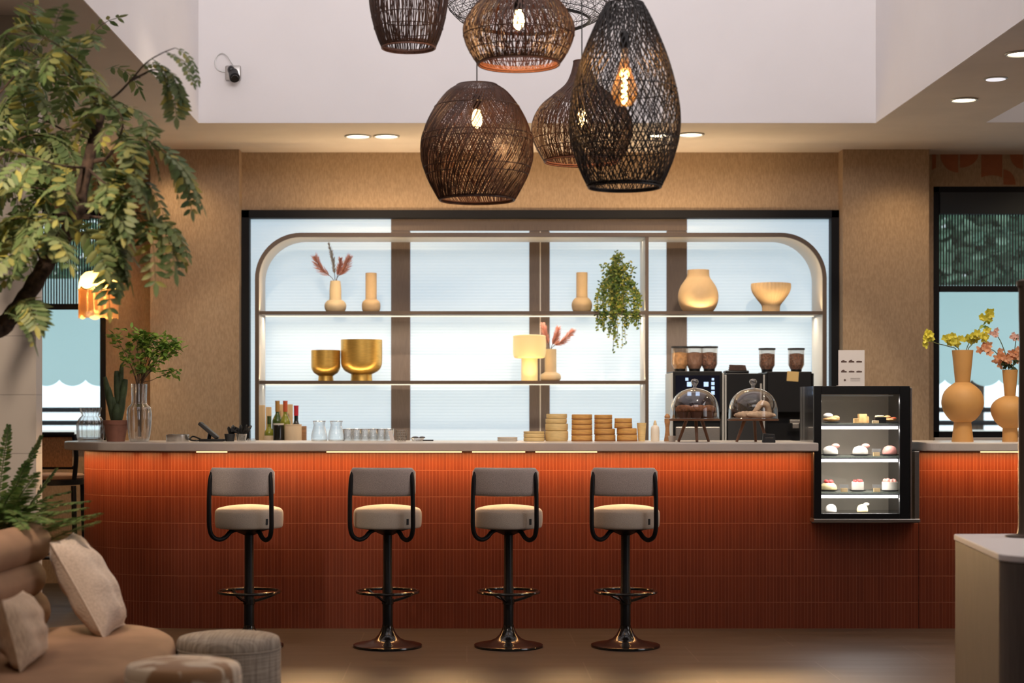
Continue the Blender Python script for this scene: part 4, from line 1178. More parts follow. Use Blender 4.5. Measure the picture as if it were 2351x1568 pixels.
t = thing('spoon_dish', 'low glass dish with dark spoons on the bar', 'dish', (gxp(958), GD, CT))
MB().lathe([(.030, 0), (.046, .022), (.044, .022), (.028, .003), (.001, .003)], 28).build('dish', 'glass_rib', t, smooth=True)
MB().ball((-.012, 0, .024), .022, .012, .006).ball((.030, .0, .024), .020, .012, .006).build('spoons', 'greydark', t, smooth=True)
o = MB().rbox(-.055, .055, -.03, .03, 0, .007, .003).build('dark_coaster_tray', 'greydark', smooth=True); tag(o, 'flat dark tray right of the spoon dish', 'tray', None, (gxp(975, 10.82), 10.82, CT))

# stacked bowls and boxes
def ring_bowl(name, r, h, m, rim=True):
    t = thing(name, '', 'bowl', (0, 0, 0))
    MB().lathe([(r * .90, 0), (r * .98, h * .10), (r, h * .35), (r, h * .88), (r * .97, h), (r * .9, h), (r * .88, h * .25), (.001, h * .25)], 32).build('bowl_body', m, t, smooth=True)
    if rim: MB().lathe([(r * 1.0, h * .02), (r * 1.012, h * .06), (r * 1.012, h * .2), (r * 1.0, h * .24)], 32, cap0=False, cap1=False).build('band', 'bamboo_rim', t, smooth=True)
    return t
def stack(px, D, w, tops, m, kind, where, rim=True):
    """tops: y pixels of the top edge of every bowl from the lowest up"""
    zs = [0] + [EYE - (y - VY) / F * D - CT for y in tops]
    n = len(tops)
    for i in range(n):
        r = (w[i] if isinstance(w, (list, tuple)) else w) / 2 / F * D
        dxp = 0
        p = px[i] if isinstance(px, (list, tuple)) else px
        t = ring_bowl('serving_bowl', r, zs[i + 1] - zs[i] - .0004, m, rim)
        t.location = ((p - VX) / F * D, D, CT + zs[i])
        pos = 'only bowl' if n == 1 else ('lowest bowl' if i == 0 else ('topmost bowl' if i == n - 1 else ORD[i] + ' bowl from below'))
        t['label'] = pos + ' ' + where
        t['group'] = 'stacked bowls ' + kind
SDp = 10.72
stack(1165, 10.75, 46, [1008, 1003], 'cream', 'flat cream dishes', 'of the flat cream dishes left of all bowl stacks', False)
stack(1226, SDp, 48, [1005, 995, 990], 'bamboo_pale', 'low tan stack', 'of the low tan stack behind the second stool', False)
for t_ in list(COL.objects):
    if t_.get('label', '').endswith('behind the second stool'): t_['label'] = t_['label'].replace('of the low tan stack behind the second stool', 'of the low tan stack, left of the pale straw stack')
stack([1278, 1278, 1277, 1278], SDp + .02, [53, 52, 49, 48], [989, 972, 961, 950], 'bamboo_pale', 'pale straw stack', 'of the tall pale straw stack', False)
stack(1336, SDp, [48, 48, 47, 47, 47], [999, 986, 975, 963, 951], 'bamboo', 'tall bamboo stack', 'of the tall bamboo stack right of the pale straw one')
stack([1389, 1388, 1385, 1385, 1385], SDp + .02, [48, 48, 41, 41, 41], [998, 984, 972, 962, 952], 'bamboo', 'stepped bamboo stack', 'of the third tall stack, narrower above than below')
stack([1440, 1439, 1431, 1431], SDp, [47, 46, 41, 40], [998, 983, 971, 960], 'bamboo', 'short bamboo stack', 'of the shorter orange stack nearest the shelf divider')
kk = SDp / F
o = MB().lathe(shell([(7.5 * kk, 0), (8 * kk, 3 * kk), (11 * kk, 42 * kk)], .002), 28).build('straw_cup', 'bamboo_pale', smooth=True); tag(o, 'tall yellowish flared cup right of the bowl stacks', 'cup', None, (gxp(1473, SDp), SDp, CT))
t = thing('pump_bottle', 'cream dispenser bottle right of the shelf divider', 'bottle', (gxp(1504, SDp), SDp, CT))
MB().lathe(smooth_prof([(9 * kk, 0), (10 * kk, 3 * kk), (10 * kk, 26 * kk), (8 * kk, 34 * kk), (3.5 * kk, 37 * kk), (3 * kk, 40 * kk)], 3), 24).build('bottle_body', 'cream', t, smooth=True)
MB().lathe([(4 * kk, 36 * kk), (4 * kk, 40 * kk), (2 * kk, 47 * kk), (.001, 48 * kk)], 16).build('nozzle', 'vase_cream', t, smooth=True)
t = thing('pepper_mill', 'slim orange wooden mill left of the muffin stand', 'mill', (gxp(1532, SDp), SDp, CT))
MB().lathe(smooth_prof([(7 * kk, 0), (7.5 * kk, 2 * kk), (5.5 * kk, 16 * kk), (4.5 * kk, 30 * kk), (6.5 * kk, 44 * kk), (6.5 * kk, 52 * kk)], 3), 20).build('mill_body', 'wood', t, smooth=True)
MB().lathe(smooth_prof([(6 * kk, 53 * kk), (6.5 * kk, 57 * kk), (3 * kk, 62 * kk), (.001, 63 * kk)], 3), 20).build('mill_head', 'wood', t, smooth=True)
o = MB().lathe(shell([(.020, 0), (.024, .036)], .002), 24).build('tasting_cup', 'cream', smooth=True); tag(o, 'small cream cup between the mill and the dispenser bottle', 'cup', None, (gxp(1543, 10.55), 10.55, CT))
# ------------------------------------------------------------------ things on the shelves
HD = SD + .17
hx = lambda px, D=HD: (px - VX) / F * D
def pot(name, label, cat, px, base, rows, m, z, seg=40, rib=0, amp=0.0, D=HD, t=.006, group=None, hollow=True):
    pr = smooth_prof(pxprof(D, base, rows), 4)
    mb = MB(); mb.lathe(shell(pr, t) if hollow else pr, seg, rib=rib, ribamp=amp)
    o = mb.build(name, m, smooth=True, sharp=50)
    return tag(o, label, cat, group, (hx(px, D), D, z + .0008))
UZ, LZ = ZU, ZL
ub, lb = 714, 872
vase_bulb = [(16, 714), (20, 712), (25, 703), (25, 694), (20, 686), (13.5, 683), (13, 680), (12.5, 640)]
g = 'sand coloured vases on the shelves'
pot('vase', 'cream bulb-footed vase with grey and pink plumes, upper shelf left', 'vase', 770, 714, [(17, 714), (22, 710), (25, 702), (24, 693), (18, 686), (14, 684), (13.5, 660), (11.5, 641)], 'vase_cream', UZ, group=g)
pot('vase', 'empty tan bulb-footed vase right of the plumes, upper shelf', 'vase', 852, 714, [(15, 714), (20, 709), (21.5, 699), (20, 690), (14, 684), (13, 681), (13, 623)], 'vase_tan', UZ, group=g)
pot('vase', 'darker tan bulb-footed vase left of the trailing plant', 'vase', 1336, 714, [(16, 714), (21, 709), (23.5, 697), (21, 687), (15, 680), (13, 677), (13, 622)], 'vase_tan', UZ, 48, 24, .012, group=g)
pot('round_pot', 'large round sand pot with short wide neck, upper shelf right', 'vase', 1603, 714, [(30, 714), (38, 706), (45, 690), (46, 672), (41, 655), (32, 641), (26, 631), (25, 616)], 'vase_tan', UZ, 48, 32, .006)
pot('pedestal_bowl', 'ribbed tan pedestal bowl at the right end of the upper shelf', 'bowl', 1770, 714, [(20, 714), (20, 704), (22, 696), (31, 684), (41, 669), (44.5, 657), (44, 647)], 'vase_tan', UZ, 96, 32, .02)
pot('gold_bowl', 'smaller brushed gold footed bowl on the lower shelf', 'bowl', 748, 872, [(18, 872), (17, 862), (18, 859), (28, 852), (33, 842), (33.5, 830), (33.5, 801)], 'gold', LZ, group='gold bowls on the lower shelf')
pot('gold_bowl', 'larger brushed gold footed bowl on the lower shelf', 'bowl', 830, 872, [(25, 872), (24, 858), (26, 855), (39, 848), (46, 836), (47.5, 820), (47.5, 777)], 'gold', LZ, group='gold bowls on the lower shelf')
pot('vase', 'pale bulb-footed vase with pink plumes beside the mushroom lamp', 'vase', 1264, 872, [(15, 872), (22, 869), (24, 863), (22, 856), (14, 851), (13.5, 846), (13.5, 798)], 'vase_cream', LZ, D=HD + .06, group=g)
ml = thing('mushroom_lamp', 'glowing cream mushroom lamp on the lower shelf', 'table lamp', (hx(1215), HD - .05, LZ + .0008))
kk = (HD - .05) / F
MB().lathe(smooth_prof([(19 * kk, 0), (19 * kk, 20 * kk), (18.5 * kk, 55 * kk)], 3), 40).build('lamp_base', 'lampglow', ml, smooth=True)
MB().lathe(smooth_prof([(19 * kk, 52 * kk), (33 * kk, 53 * kk), (37 * kk, 60 * kk), (38 * kk, 78 * kk), (37.5 * kk, 98 * kk), (34 * kk, 105 * kk), (.001, 107 * kk)], 4), 44).build('lamp_shade', 'lampglow', ml, smooth=True)
light('mushroom_lamp_light', 'POINT', (hx(1215), HD - .25, LZ + .10), 1.2, AMBER, radius=.08)

def plume(px0, py0, px1, py1, z0, D, m, label, seed, curl=.02, w=.030):
    """feathery grass plume from the vase mouth to its tip"""
    rng = random.Random(seed)
    a = P(px0, py0, D); b = P(px1, py1, D); 
    t = thing('grass_plume', label, 'dried grass', a, 0, 'dried plumes in the shelf vases')
    d = b - a; side = Vector((d.z, 0, -d.x)).normalized()
    pts = smooth_path([Vector((0, 0, -.10)), Vector((0, 0, 0)), d * .5 + side * curl, d], 6)
    MB().tube(pts, .0022, 5).build('stalk', 'twig', t, smooth=True)
    mb = MB(); n = len(pts)
    for q in range(230):
        u = rng.uniform(.18, 1.0)
        i = min(int(6 + u * (n - 8)), n - 2)
        p = pts[i].lerp(pts[i + 1], rng.random()); tg = (pts[i + 1] - pts[i]).normalized()
        o = Vector((rng.gauss(0, 1), rng.gauss(0, 1), rng.gauss(0, 1))); o = (o - tg * o.dot(tg)).normalized()
        l = w * (.5 + 1.0 * math.sin(PI * min(1, u * .85 + .1))) * rng.uniform(.6, 1.2)
        mb.leaf(p, tg * 1.0 + o * .6, o.cross(tg), l * 1.5, .0038, .15)
    mb.build('feather', m, t)
plume(765, 642, 722, 588, UZ, HD, 'pampas', 'drooping pink plume leaning left in the upper shelf vase', 1, -.02)
plume(769, 642, 754, 556, UZ, HD, 'pampas_grey', 'tall thin grey plume in the upper shelf vase', 2, .01, .016)
plume(772, 642, 803, 588, UZ, HD, 'pampas', 'pink plume leaning right in the upper shelf vase', 3, .012)
plume(773, 642, 782, 592, UZ, HD + .02, 'pampas', 'short upright pink plume in the upper shelf vase', 4, .004, .022)
plume(1262, 800, 1246, 742, LZ, HD + .06, 'pampas', 'pink plume leaning left behind the mushroom lamp', 5, -.005, .024)
plume(1266, 800, 1318, 757, LZ, HD + .05, 'pampas', 'pink plume leaning far right beside the mushroom lamp', 6, .01, .026)
plume(1265, 800, 1282, 752, LZ, HD + .07, 'pampas', 'upright pink plume between its neighbours beside the mushroom lamp', 7, .006, .024)

# trailing plant
tp = thing('trailing_plant', 'green trailing plant hanging over the upper shelf edge', 'potted plant', (hx(1416, SD + .12), SD + .12, UZ + .0008))
MB().lathe(shell([(.045, 0), (.058, .09), (.060, .11)], .005), 28).build('pot', 'vase_tan', tp, smooth=True)
rng = random.Random(41)
vm = MB(); lf = MB(); s_ = (SD + .12) / F
for q in range(46):
    ex = rng.uniform(-46, 46) * s_; 
    front = rng.uniform(-.16, -.06)
    topz = rng.uniform(.14, .34) * (1 - abs(ex) / .22)
    drop = -rng.choice([.02, .05, .08, .12, .0, -.05, .04, .1])
    if q < 13: ex = rng.uniform(-28, 12) * s_; drop = -rng.uniform(.14, .29); front = rng.uniform(-.19, -.145)
    if abs(ex) < .13 and drop < 0: front = min(front, -.15)
    pts = smooth_path([(rng.uniform(-.02, .02), 0, .09), (ex * .5, front * .4, .10 + topz), (ex, front, .08 + topz * .6), (ex * 1.03 + rng.uniform(-.01, .01), front, (.08 + drop) * .5), (ex + rng.uniform(-.02, .02), front + rng.uniform(-.01, .01), drop)], 6)
    vm.tube(pts, .0018, 4)
    for i in range(4, len(pts)):
        for r_ in range(2 if q >= 13 or i < 18 else 1):
            lf.leaf(pts[i] + Vector((rng.uniform(-.008, .008), rng.uniform(-.006, .006), rng.uniform(-.012, .012))), Vector((rng.uniform(-1, 1), rng.uniform(-1, .2), rng.uniform(-.9, .5))), Vector((rng.uniform(-.4, .4), -1, rng.uniform(.0, 1))), rng.uniform(.018, .032), rng.uniform(.010, .017))
for q in range(420):
    u, v = rng.gauss(0, .5), rng.random()
    c = Vector((u * .12, rng.uniform(-.16, -.0) , .06 + v * .28))
    if abs(c.x) > .135: continue
    lf.leaf(c, Vector((rng.uniform(-1, 1), rng.uniform(-1, .2), rng.uniform(-.6, .8))), Vector((rng.uniform(-.4, .4), -1, rng.uniform(0, 1))), rng.uniform(.02, .034), rng.uniform(.010, .017))
pts = smooth_path([(0, -.03, .28), (.0, -.03, .38), (-.008, -.03, .43)], 4); vm.tube(pts, .0018, 4)
for p in pts[3:]: lf.leaf(p, Vector((rng.uniform(-1, 1), -.3, .6)), Vector((0, -1, .2)), .022, .010)
vm.build('vines', 'stem', tp, smooth=True); lf.build('leaves', 'leaf_vine', tp)

# ------------------------------------------------------------------ rattan pendant lamps
def resample(prof, n):
    pr = smooth_prof(prof, 8); L_ = [0]
    for i in range(1, len(pr)): L_.append(L_[-1] + math.hypot(pr[i][0] - pr[i - 1][0], pr[i][1] - pr[i - 1][1]))
    out = []; j = 0
    for k in range(n + 1):
        s = L_[-1] * k / n
        while j < len(L_) - 2 and L_[j + 1] < s: j += 1
        f = (s - L_[j]) / max(1e-9, L_[j + 1] - L_[j]); f = min(1, max(0, f))
        out.append((pr[j][0] + (pr[j + 1][0] - pr[j][0]) * f, pr[j][1] + (pr[j + 1][1] - pr[j][1]) * f))
    return out
def strands(mb, prof, n, twist, r, segs, rng, jit=.0, wob=0, off=0.0, t0=0.0, t1=1.0, inset=0.0):
    pr = resample(prof, segs)
    for k in range(n):
        a0 = 2 * PI * k / n + off + rng.uniform(-.5, .5) * (2 * PI / n) * .5
        ph = rng.uniform(0, 6.28); pts = []
        for s in range(segs + 1):
            u = s / segs
            if u < t0 - 1e-6 or u > t1 + 1e-6: continue
            R_, z = pr[s]
            a = a0 + twist * u + (jit * math.sin(u * wob + ph) if wob else 0)
            R_ -= inset
            pts.append((R_ * math.cos(a), R_ * math.sin(a), z))
        mb.tube(pts, r, 3, cap=False)
def hoop(mb, prof, zpos, r, extra=.001):
    pr = resample(prof, 120)
    R_, z = min(pr, key=lambda q: abs(q[1] - zpos))
    mb.tube([((R_ + extra) * math.cos(a), (R_ + extra) * math.sin(a), zpos) for a in [2 * PI * i / 56 for i in range(56)]], r, 5, closed=True)
PD0 = {}
def pendant(px, D, rows, label, layers, m, bulb_y=None, bulb=None, hoops=(), rim_m=None, seed=0, power=0, cord_m='rattan_black', lining=None):
    """rows: (half width, y) from the bottom rim up, in photo pixels; z measured down from the eye line"""
    k = D / F; rng = random.Random(seed)
    zb = EYE - (rows[0][1] - VY) * k
    t = thing('pendant_lamp', label, 'pendant lamp', ((px - VX) * k, D, zb), 0, 'woven pendant lamps')
    prof = [(w * k, EYE - (y - VY) * k - zb) for w, y in rows]
    top = prof[-1][1]
    mb = MB()
    for ly in layers: strands(mb, prof, rng=rng, **ly)
    for h in hoops: hoop(mb, prof, EYE - (h - VY) * k - zb, .0024)
    sh_ = mb.build('shade', m, t, smooth=True)
    mb = MB(); r0 = prof[0][0]; r1 = prof[-1][0]
    for rr, z in ((r0, 0), (r0 - .003, .008)): mb.tube([(rr * math.cos(a), rr * math.sin(a), z) for a in [2 * PI * i / 56 for i in range(56)]], .0045, 6, closed=True)
    if lining:
        strands(mb, [(r0 - .004, .002), (r0 + .004, lining)], 180, .15, .0016, 3, rng)
    mb.build('bottom_rim', rim_m or m, t, smooth=True)
    mb = MB(); mb.tube([(r1 * math.cos(a), r1 * math.sin(a), top) for a in [2 * PI * i / 40 for i in range(40)]], .004, 6, closed=True)
    for a in (0, 2.1, 4.2): mb.tube([(r1 * math.cos(a), r1 * math.sin(a), top), (.012 * math.cos(a), .012 * math.sin(a), top)], .0025, 5)
    mb.build('top_ring', m, t, smooth=True)
    zs = (EYE - (bulb_y - VY) * k - zb) if bulb_y is not None else top - .1
    socket_top = zs + .06
    MB().tube([(0, 0, zs + .055), (0, 0, 5.6 - zb)], .0028, 6).build('cord', cord_m, t)
    MB().lathe([(.010, zs + .085), (.020, zs + .075), (.021, zs + .025), (.016, zs + .012), (.002, zs + .012)], 18).build('socket', 'black', t, smooth=True)
    if bulb == 'candle':
        MB().lathe(smooth_prof([(.001, zs - .075), (.018, zs - .062), (.025, zs - .035), (.019, zs - .005), (.013, zs + .014)], 4), 20).build('bulb', 'bulb', t, smooth=True)
    elif bulb == 'pear':
        h = .235
        b = MB().lathe(smooth_prof([(.001, zs - h), (.035, zs - h + .012), (.055, zs - h + .05), (.050, zs - h + .09), (.030, zs - h + .145), (.016, zs - .03), (.014, zs + .014)], 5), 28).build('bulb', 'amber', t, smooth=True)
        pts = [(.010 * math.cos(i * .9), .010 * math.sin(i * .9), zs - .085 - .135 * i / 40) for i in range(41)]
        MB().tube(pts, .0045, 6).build('filament', 'filament', b, smooth=True)
    if power:
        light('pendant_light', 'POINT', ((px - VX) * k, D, zb + zs - .10), power, (1.0, .50, .20), radius=.03)
    return t
L_ = dict
pendant(1095, 8.10, [(86, 459), (97, 440), (113, 410), (126, 372), (128.5, 345), (126, 315), (115, 280), (96, 245), (70, 212), (46, 196)],
        'round brown rattan pendant with slanting weave, lowest of the cluster',
        [L_(n=330, twist=1.25, r=.0017, segs=30, jit=.02, wob=5), L_(n=150, twist=-1.1, r=.0014, segs=30, t0=.28, t1=1.0, inset=.003), L_(n=46, twist=.75, r=.0026, segs=24, t0=0, t1=.55, inset=-.002, jit=.03, wob=4)],
        'rattan', 258, 'candle', (246, 312, 326, 386, 402), 'rattan', 3, 6.0)
pendant(1191, 7.60, [(93, 148), (106, 130), (121, 102), (128, 74), (125, 52), (108, 22), (84, -6), (56, -28), (40, -46)],
        'onion-shaped brown pendant with glowing bulb, upper middle of the cluster',
        [L_(n=230, twist=.25, r=.0019, segs=26, jit=.04, wob=9), L_(n=130, twist=-.5, r=.0016, segs=26, inset=.004, jit=.06, wob=11), L_(n=60, twist=.9, r=.0018, segs=26, t0=.4, t1=1, inset=.002, jit=.05, wob=8)],
        'rattan', 30, 'candle', (82, 118, 146), 'rattan_pale', 5, 5.0, lining=.028)
pendant(938, 7.90, [(61, 110), (71, 88), (82, 52), (90, 8), (89, -26), (78, -66), (58, -98)],
        'barrel-shaped ribbed dark pendant at the left of the cluster',
        [L_(n=130, twist=.12, r=.0023, segs=22, jit=.03, wob=5), L_(n=70, twist=-.3, r=.0018, segs=22, inset=.005, jit=.06, wob=7)],
        'rattan', -40, None, (40, 66, 106), 'rattan_pale', 6, 0, lining=.02)
pendant(1336, 8.35, [(86, 371), (100, 348), (112, 322), (116, 294), (110, 268), (94, 242), (66, 218), (38, 194), (25, 168), (19, 141)],
        'gourd-shaped dark pendant with narrow neck behind the large net pendant',
        [L_(n=190, twist=.35, r=.0019, segs=30, jit=.03, wob=6), L_(n=110, twist=-.9, r=.0017, segs=30, inset=.004, jit=.04, wob=8), L_(n=90, twist=.8, r=.0015, segs=26, t0=.35, t1=1.0, inset=.002)],
        'rattan', 256, 'candle', (320, 342), 'rattan_pale', 7, 3.0)
pendant(1434, 7.35, [(83, 430), (97, 402), (113, 362), (124, 320), (128, 280), (124, 232), (113, 180), (98, 130), (78, 80), (56, 32), (43, 9)],
        'largest pendant, tall black net weave with pear-shaped amber bulb',
        [L_(n=58, twist=1.9, r=.0024, segs=48, jit=.016, wob=26), L_(n=58, twist=-1.9, r=.0024, segs=48, jit=.016, wob=26), L_(n=46, twist=.55, r=.0017, segs=40, inset=.003, jit=.055, wob=20), L_(n=46, twist=-.55, r=.0017, segs=40, inset=.005, jit=.055, wob=23)],
        'rattan_black', 118, 'pear', (206, 322, 340, 424), 'rattan_black', 8, 3.0)
pendant(1214, 8.80, [(140, 50), (162, 40), (182, 20), (186, 4), (160, -14), (110, -30), (60, -42)],
        'wide flat openwork wire pendant behind the onion pendant, cut by the top edge',
        [L_(n=70, twist=.9, r=.0012, segs=24, jit=.05, wob=9), L_(n=70, twist=-.9, r=.0012, segs=24, jit=.05, wob=9)],
        'rattan_black', -60, None, (40, 18), 'rattan_black', 9, 0)

# ------------------------------------------------------------------ downlights, camera, fringed lamp
def downlight(px, py, twin, label, power, col=WARM, r=.085, sy=1.0, aim=(0, 0, 0), cone=95):
    D = (ZC - EYE) * F / (VY - py); X = (px - VX) / F * D
    t = thing('downlight', label, 'ceiling light', (X, D, ZC), 0, 'recessed ceiling lights')
    MB().tube([(r * math.cos(a), r * math.sin(a), -.003) for a in [2 * PI * i / 40 for i in range(40)]], .008, 8, closed=True).build('trim_ring', 'silver', t, smooth=True)
    MB().lathe([(r * .86, -.004), (r * .86, -.001), (.001, -.001)], 32).build('lamp', 'downlight', t, smooth=True)
    if power: light('downlight_spot', 'SPOT', (X, D, ZC - .02), power, col, aim, radius=.05, cone=cone, blend=.8)
    return t
for i, (px, py) in enumerate(((822, 312), (887, 312), (1516, 310), (1586, 308))):
    downlight(px, py, True, ['left lamp of the pair in the ceiling left of the pendants', 'right lamp of the pair in the ceiling left of the pendants',
                             'left lamp of the ceiling pair seen through the large net pendant', 'right lamp of the ceiling pair just right of the large net pendant'][i], 20, (1.0, .72, .42), aim=(R(14), 0, 0), cone=125)
downlight(2213, 228, False, 'brightest recessed lamp in the right ceiling strip', 22, r=.075, cone=110)
o = thing('downlight', 'small cool white round lamp between the two warm lamps of the right ceiling strip', 'ceiling light', (P(2286, 180, (ZC - EYE) * F / (VY - 180)).x, (ZC - EYE) * F / (VY - 180), ZC))
MB().lathe([(.060, -.006), (.066, -.003), (.066, 0)], 28).build('trim_ring', 'silver', o, smooth=True); MB().lathe([(.054, -.008), (.054, -.006), (.001, -.006)], 28).build('lamp', 'lens_white', o, smooth=True)
o['group'] = 'recessed ceiling lights'
downlight(2344, 122, False, 'recessed lamp at the right picture edge in the ceiling strip', 120, (1.0, .80, .56), r=.075, cone=32, aim=Vector((.16, 1.4, -1.82)).to_track_quat('-Z', 'Y').to_euler())
# unseen spots added to brighten the column, seating, side bays and right floor
light('unseen_spot', 'SPOT', (-1.85, 5.2, 3.12), 300, (1.0, .82, .66), (R(50), 0, R(12)), radius=.08, cone=72, blend=.7)
light('unseen_spot', 'SPOT', (-1.95, 4.2, 3.12), 58, (1.0, .82, .64), Vector((.85, 1.75, -2.7)).to_track_quat('-Z', 'Y').to_euler(), radius=.06, cone=46, blend=.8)
light('unseen_spot', 'SPOT', (-2.1, 12.2, 3.12), 14, (1.0, .70, .38), (R(10), 0, 0), radius=.06, cone=120, blend=.8)
light('unseen_spot', 'SPOT', (4.3, 12.1, 3.12), 16, (1.0, .74, .46), (R(14), 0, 0), radius=.06, cone=130, blend=.8)
light('unseen_spot', 'SPOT', (3.1, 12.1, 3.12), 14, (1.0, .70, .38), (R(8), 0, 0), radius=.06, cone=120, blend=.8)
light('unseen_spot', 'SPOT', (3.0, 8.6, 3.12), 42, (1.0, .78, .55), (0, R(19), 0), radius=.03, cone=42, blend=.8)

sc = thing('security_camera', 'small security camera with looped cable on the white wall', 'camera', P(536, 172, 11.41))
ck = 11.40 / F
MB().rbox(-18 * ck, 18 * ck, -.03, 0, -14 * ck, 20 * ck, .01).build('wall_bracket', 'steel', sc, smooth=True)
MB().ball((-3 * ck, -.055, 8 * ck), 8.5 * ck, .03, 10 * ck).build('camera_joint', 'blackgloss', sc, smooth=True)
MB().tube([(2 * ck, -.05, 2 * ck), (8 * ck, -.11, -14 * ck)], [11 * ck, 12 * ck], 16).build('camera_body', 'greydark', sc, smooth=True)
MB().tube([(8 * ck, -.11, -14 * ck), (9 * ck, -.122, -17 * ck)], [9.5 * ck, 8 * ck], 16).build('lens', 'blackgloss', sc, smooth=True)
MB().tube(smooth_path([(0, -.02, 20 * ck), (-6 * ck, -.03, 30 * ck), (-14 * ck, -.03, 42 * ck), (-26 * ck, -.02, 48 * ck), (-38 * ck, -.015, 40 * ck), (-42 * ck, -.012, 24 * ck), (-34 * ck, -.012, 10 * ck), (-18 * ck, -.012, 6 * ck)], 6), .0035, 6).build('cable', 'silver', sc, smooth=True)
LD = 12.45
fl = thing('fringed_lamp', 'glowing cream fringed pendant lamp before the left window', 'pendant lamp', P(226, 690, LD))
lk = LD / F
n = 64; rings = []
for (w, z, sc_) in ((18, 67, 0), (30, 64, 0), (40, 54, 0), (44, 40, 0), (45, 30, 1)):
    ring = []
    for j in range(n):
        a = 2 * PI * j / n
        ring.append((w * lk * math.cos(a), w * lk * math.sin(a), (z - sc_ * 7 * abs(math.sin(a * 4))) * lk))
    rings.append(ring)
mb = MB(); mb.loft(rings[::-1]); mb.build('lamp_shade', 'shade_fabric', fl, smooth=True)
mb = MB(); mb.tube([(45.5 * lk * math.cos(a), 45.5 * lk * math.sin(a), (30 - 7 * abs(math.sin(a * 4))) * lk) for a in [2 * PI * j / 96 for j in range(96)]], .004, 5, closed=True)
mb.build('edging', 'brown', fl, smooth=True)
mb = MB()
for j in range(190):
    a = 2 * PI * j / 190; r = 44.6 * lk
    mb.tube([(r * math.cos(a), r * math.sin(a), (29 - 7 * abs(math.sin(a * 4))) * lk), (r * math.cos(a), r * math.sin(a), (-34 - 8 * abs(math.sin(a * 4))) * lk)], .0019, 3)
mb.build('fringe', 'fringe', fl, smooth=True)
mb = MB()
for j in range(150):
    a = 2 * PI * (j + .5) / 150; r = 40 * lk
    mb.tube([(r * math.cos(a), r * math.sin(a), 22 * lk), (r * math.cos(a), r * math.sin(a), (-22 - 5 * abs(math.sin(a * 4))) * lk)], .0022, 3)
mb.build('inner_fringe', 'fringe', fl, smooth=True)
MB().ball((0, 0, 34 * lk), .035).build('bulb', 'bulb', fl, smooth=True)
MB().tube([(0, 0, 44 * lk), (0, 0, ZC - fl.location.z)], .004, 6).build('cord', 'brown', fl)
mb = MB()
for a in (0, 2.09, 4.19): mb.tube([(0, 0, 60 * lk), (19 * lk * math.cos(a), 19 * lk * math.sin(a), 66 * lk)], .003, 5)
mb.build('shade_carrier', 'brown', fl)
light('fringed_lamp_light', 'POINT', fl.location + Vector((0, 0, .06)), 32, (1.0, .60, .22), radius=.05)

# ------------------------------------------------------------------ right counter: ochre vases and flowers
VD = 10.55
vk = VD / F
def ovase(px, rows_lo, rows_ball, rows_neck, label):
    t = thing('ochre_vase', label, 'vase', ((px - VX) * vk, VD, CT), 0, 'ochre vases on the short counter')
    f = lambda rows: [(w * vk, max(0, (1014 - y) * vk)) for w, y in rows]
    MB().lathe(f(rows_lo), 40).build('foot', 'ochre', t, smooth=True)
    MB().lathe(smooth_prof(f(rows_ball), 5), 44).build('belly', 'ochre', t, smooth=True)
    pr = f(rows_neck); mb = MB(); mb.lathe(pr + [(pr[-1][0] - .006, pr[-1][1]), (pr[0][0] - .006, pr[0][1] + .01), (.001, pr[0][1] + .01)], 36).build('neck', 'ochre', t, smooth=True)
    return t
ovase(2210, [(24.5, 1014), (19, 967)], [(17, 970), (30, 962), (42, 945), (47.5, 925), (43, 903), (32, 889), (17, 878)], [(16.5, 880), (24, 804)], 'large ochre vase with ball body and yellow flowers')
ovase(2319, [(17.5, 1014), (16.5, 980)], [(15, 984), (26, 976), (37, 962), (43, 944), (40, 928), (28, 916), (13, 909)], [(12, 912), (17.5, 849)], 'smaller ochre vase with peach flowers at the right picture edge')
def flower(px0, py0, path, label, petal, seed, spread, n, stem_m='stem', leafm=None, cat='flower', dy=0.0, size=.028):
    rng = random.Random(seed)
    a = P(px0, py0, VD + dy)
    t = thing('flower_stem', label, cat, a, 0, 'flowers in the ochre vases')
    pts = [Vector((0, 0, -.14)), Vector((0, 0, 0))] + [P(x, y, VD + dy) - a for x, y in path]
    sp = smooth_path(pts, 6)
    MB().tube(sp, .0028, 5).build('stalk', stem_m, t, smooth=True)
    mb = MB()
    tip = sp[-1]
    for q in range(n):
        c = tip + Vector((rng.gauss(0, spread[0]), rng.gauss(0, spread[0]), rng.gauss(0, spread[1])))
        for w in range(5):
            d = Vector((math.cos(w * 1.257 + q), -.4 + rng.uniform(-.4, .4), math.sin(w * 1.257 + q)))
            mb.leaf(c, d, Vector((rng.uniform(-.3, .3), -1, rng.uniform(-.3, .3))), size * rng.uniform(.8, 1.2), size * .75)
    mb.build('blossom', petal, t)
    if leafm:
        mb = MB()
        for q in range(7):
            i = rng.randrange(8, len(sp) - 1)
            mb.leaf(sp[i], Vector((rng.uniform(-1, 1), -.4, rng.uniform(-.8, .3))), Vector((0, -1, .5)), .045, .02)
        mb.build('leaves', leafm, t)
flower(2196, 806, [(2180, 796), (2150, 788), (2131, 779)], 'yellow bloom reaching furthest left over the black window frame', 'yellow', 1, (.013, .022), 9)
flower(2202, 806, [(2194, 795), (2184, 780)], 'yellow bloom left of centre just above the large ochre vase', 'yellow', 2, (.024, .014), 12)
flower(2222, 806, [(2232, 790), (2242, 772)], 'yellow bloom right of centre above the large ochre vase', 'yellow', 3, (.026, .016), 13, dy=-.01)
flower(2218, 806, [(2236, 770), (2258, 745), (2268, 727)], 'tallest greenish yellow bloom of the large ochre vase', 'yellow', 4, (.016, .022), 11, leafm='leaf_branch', dy=.015)
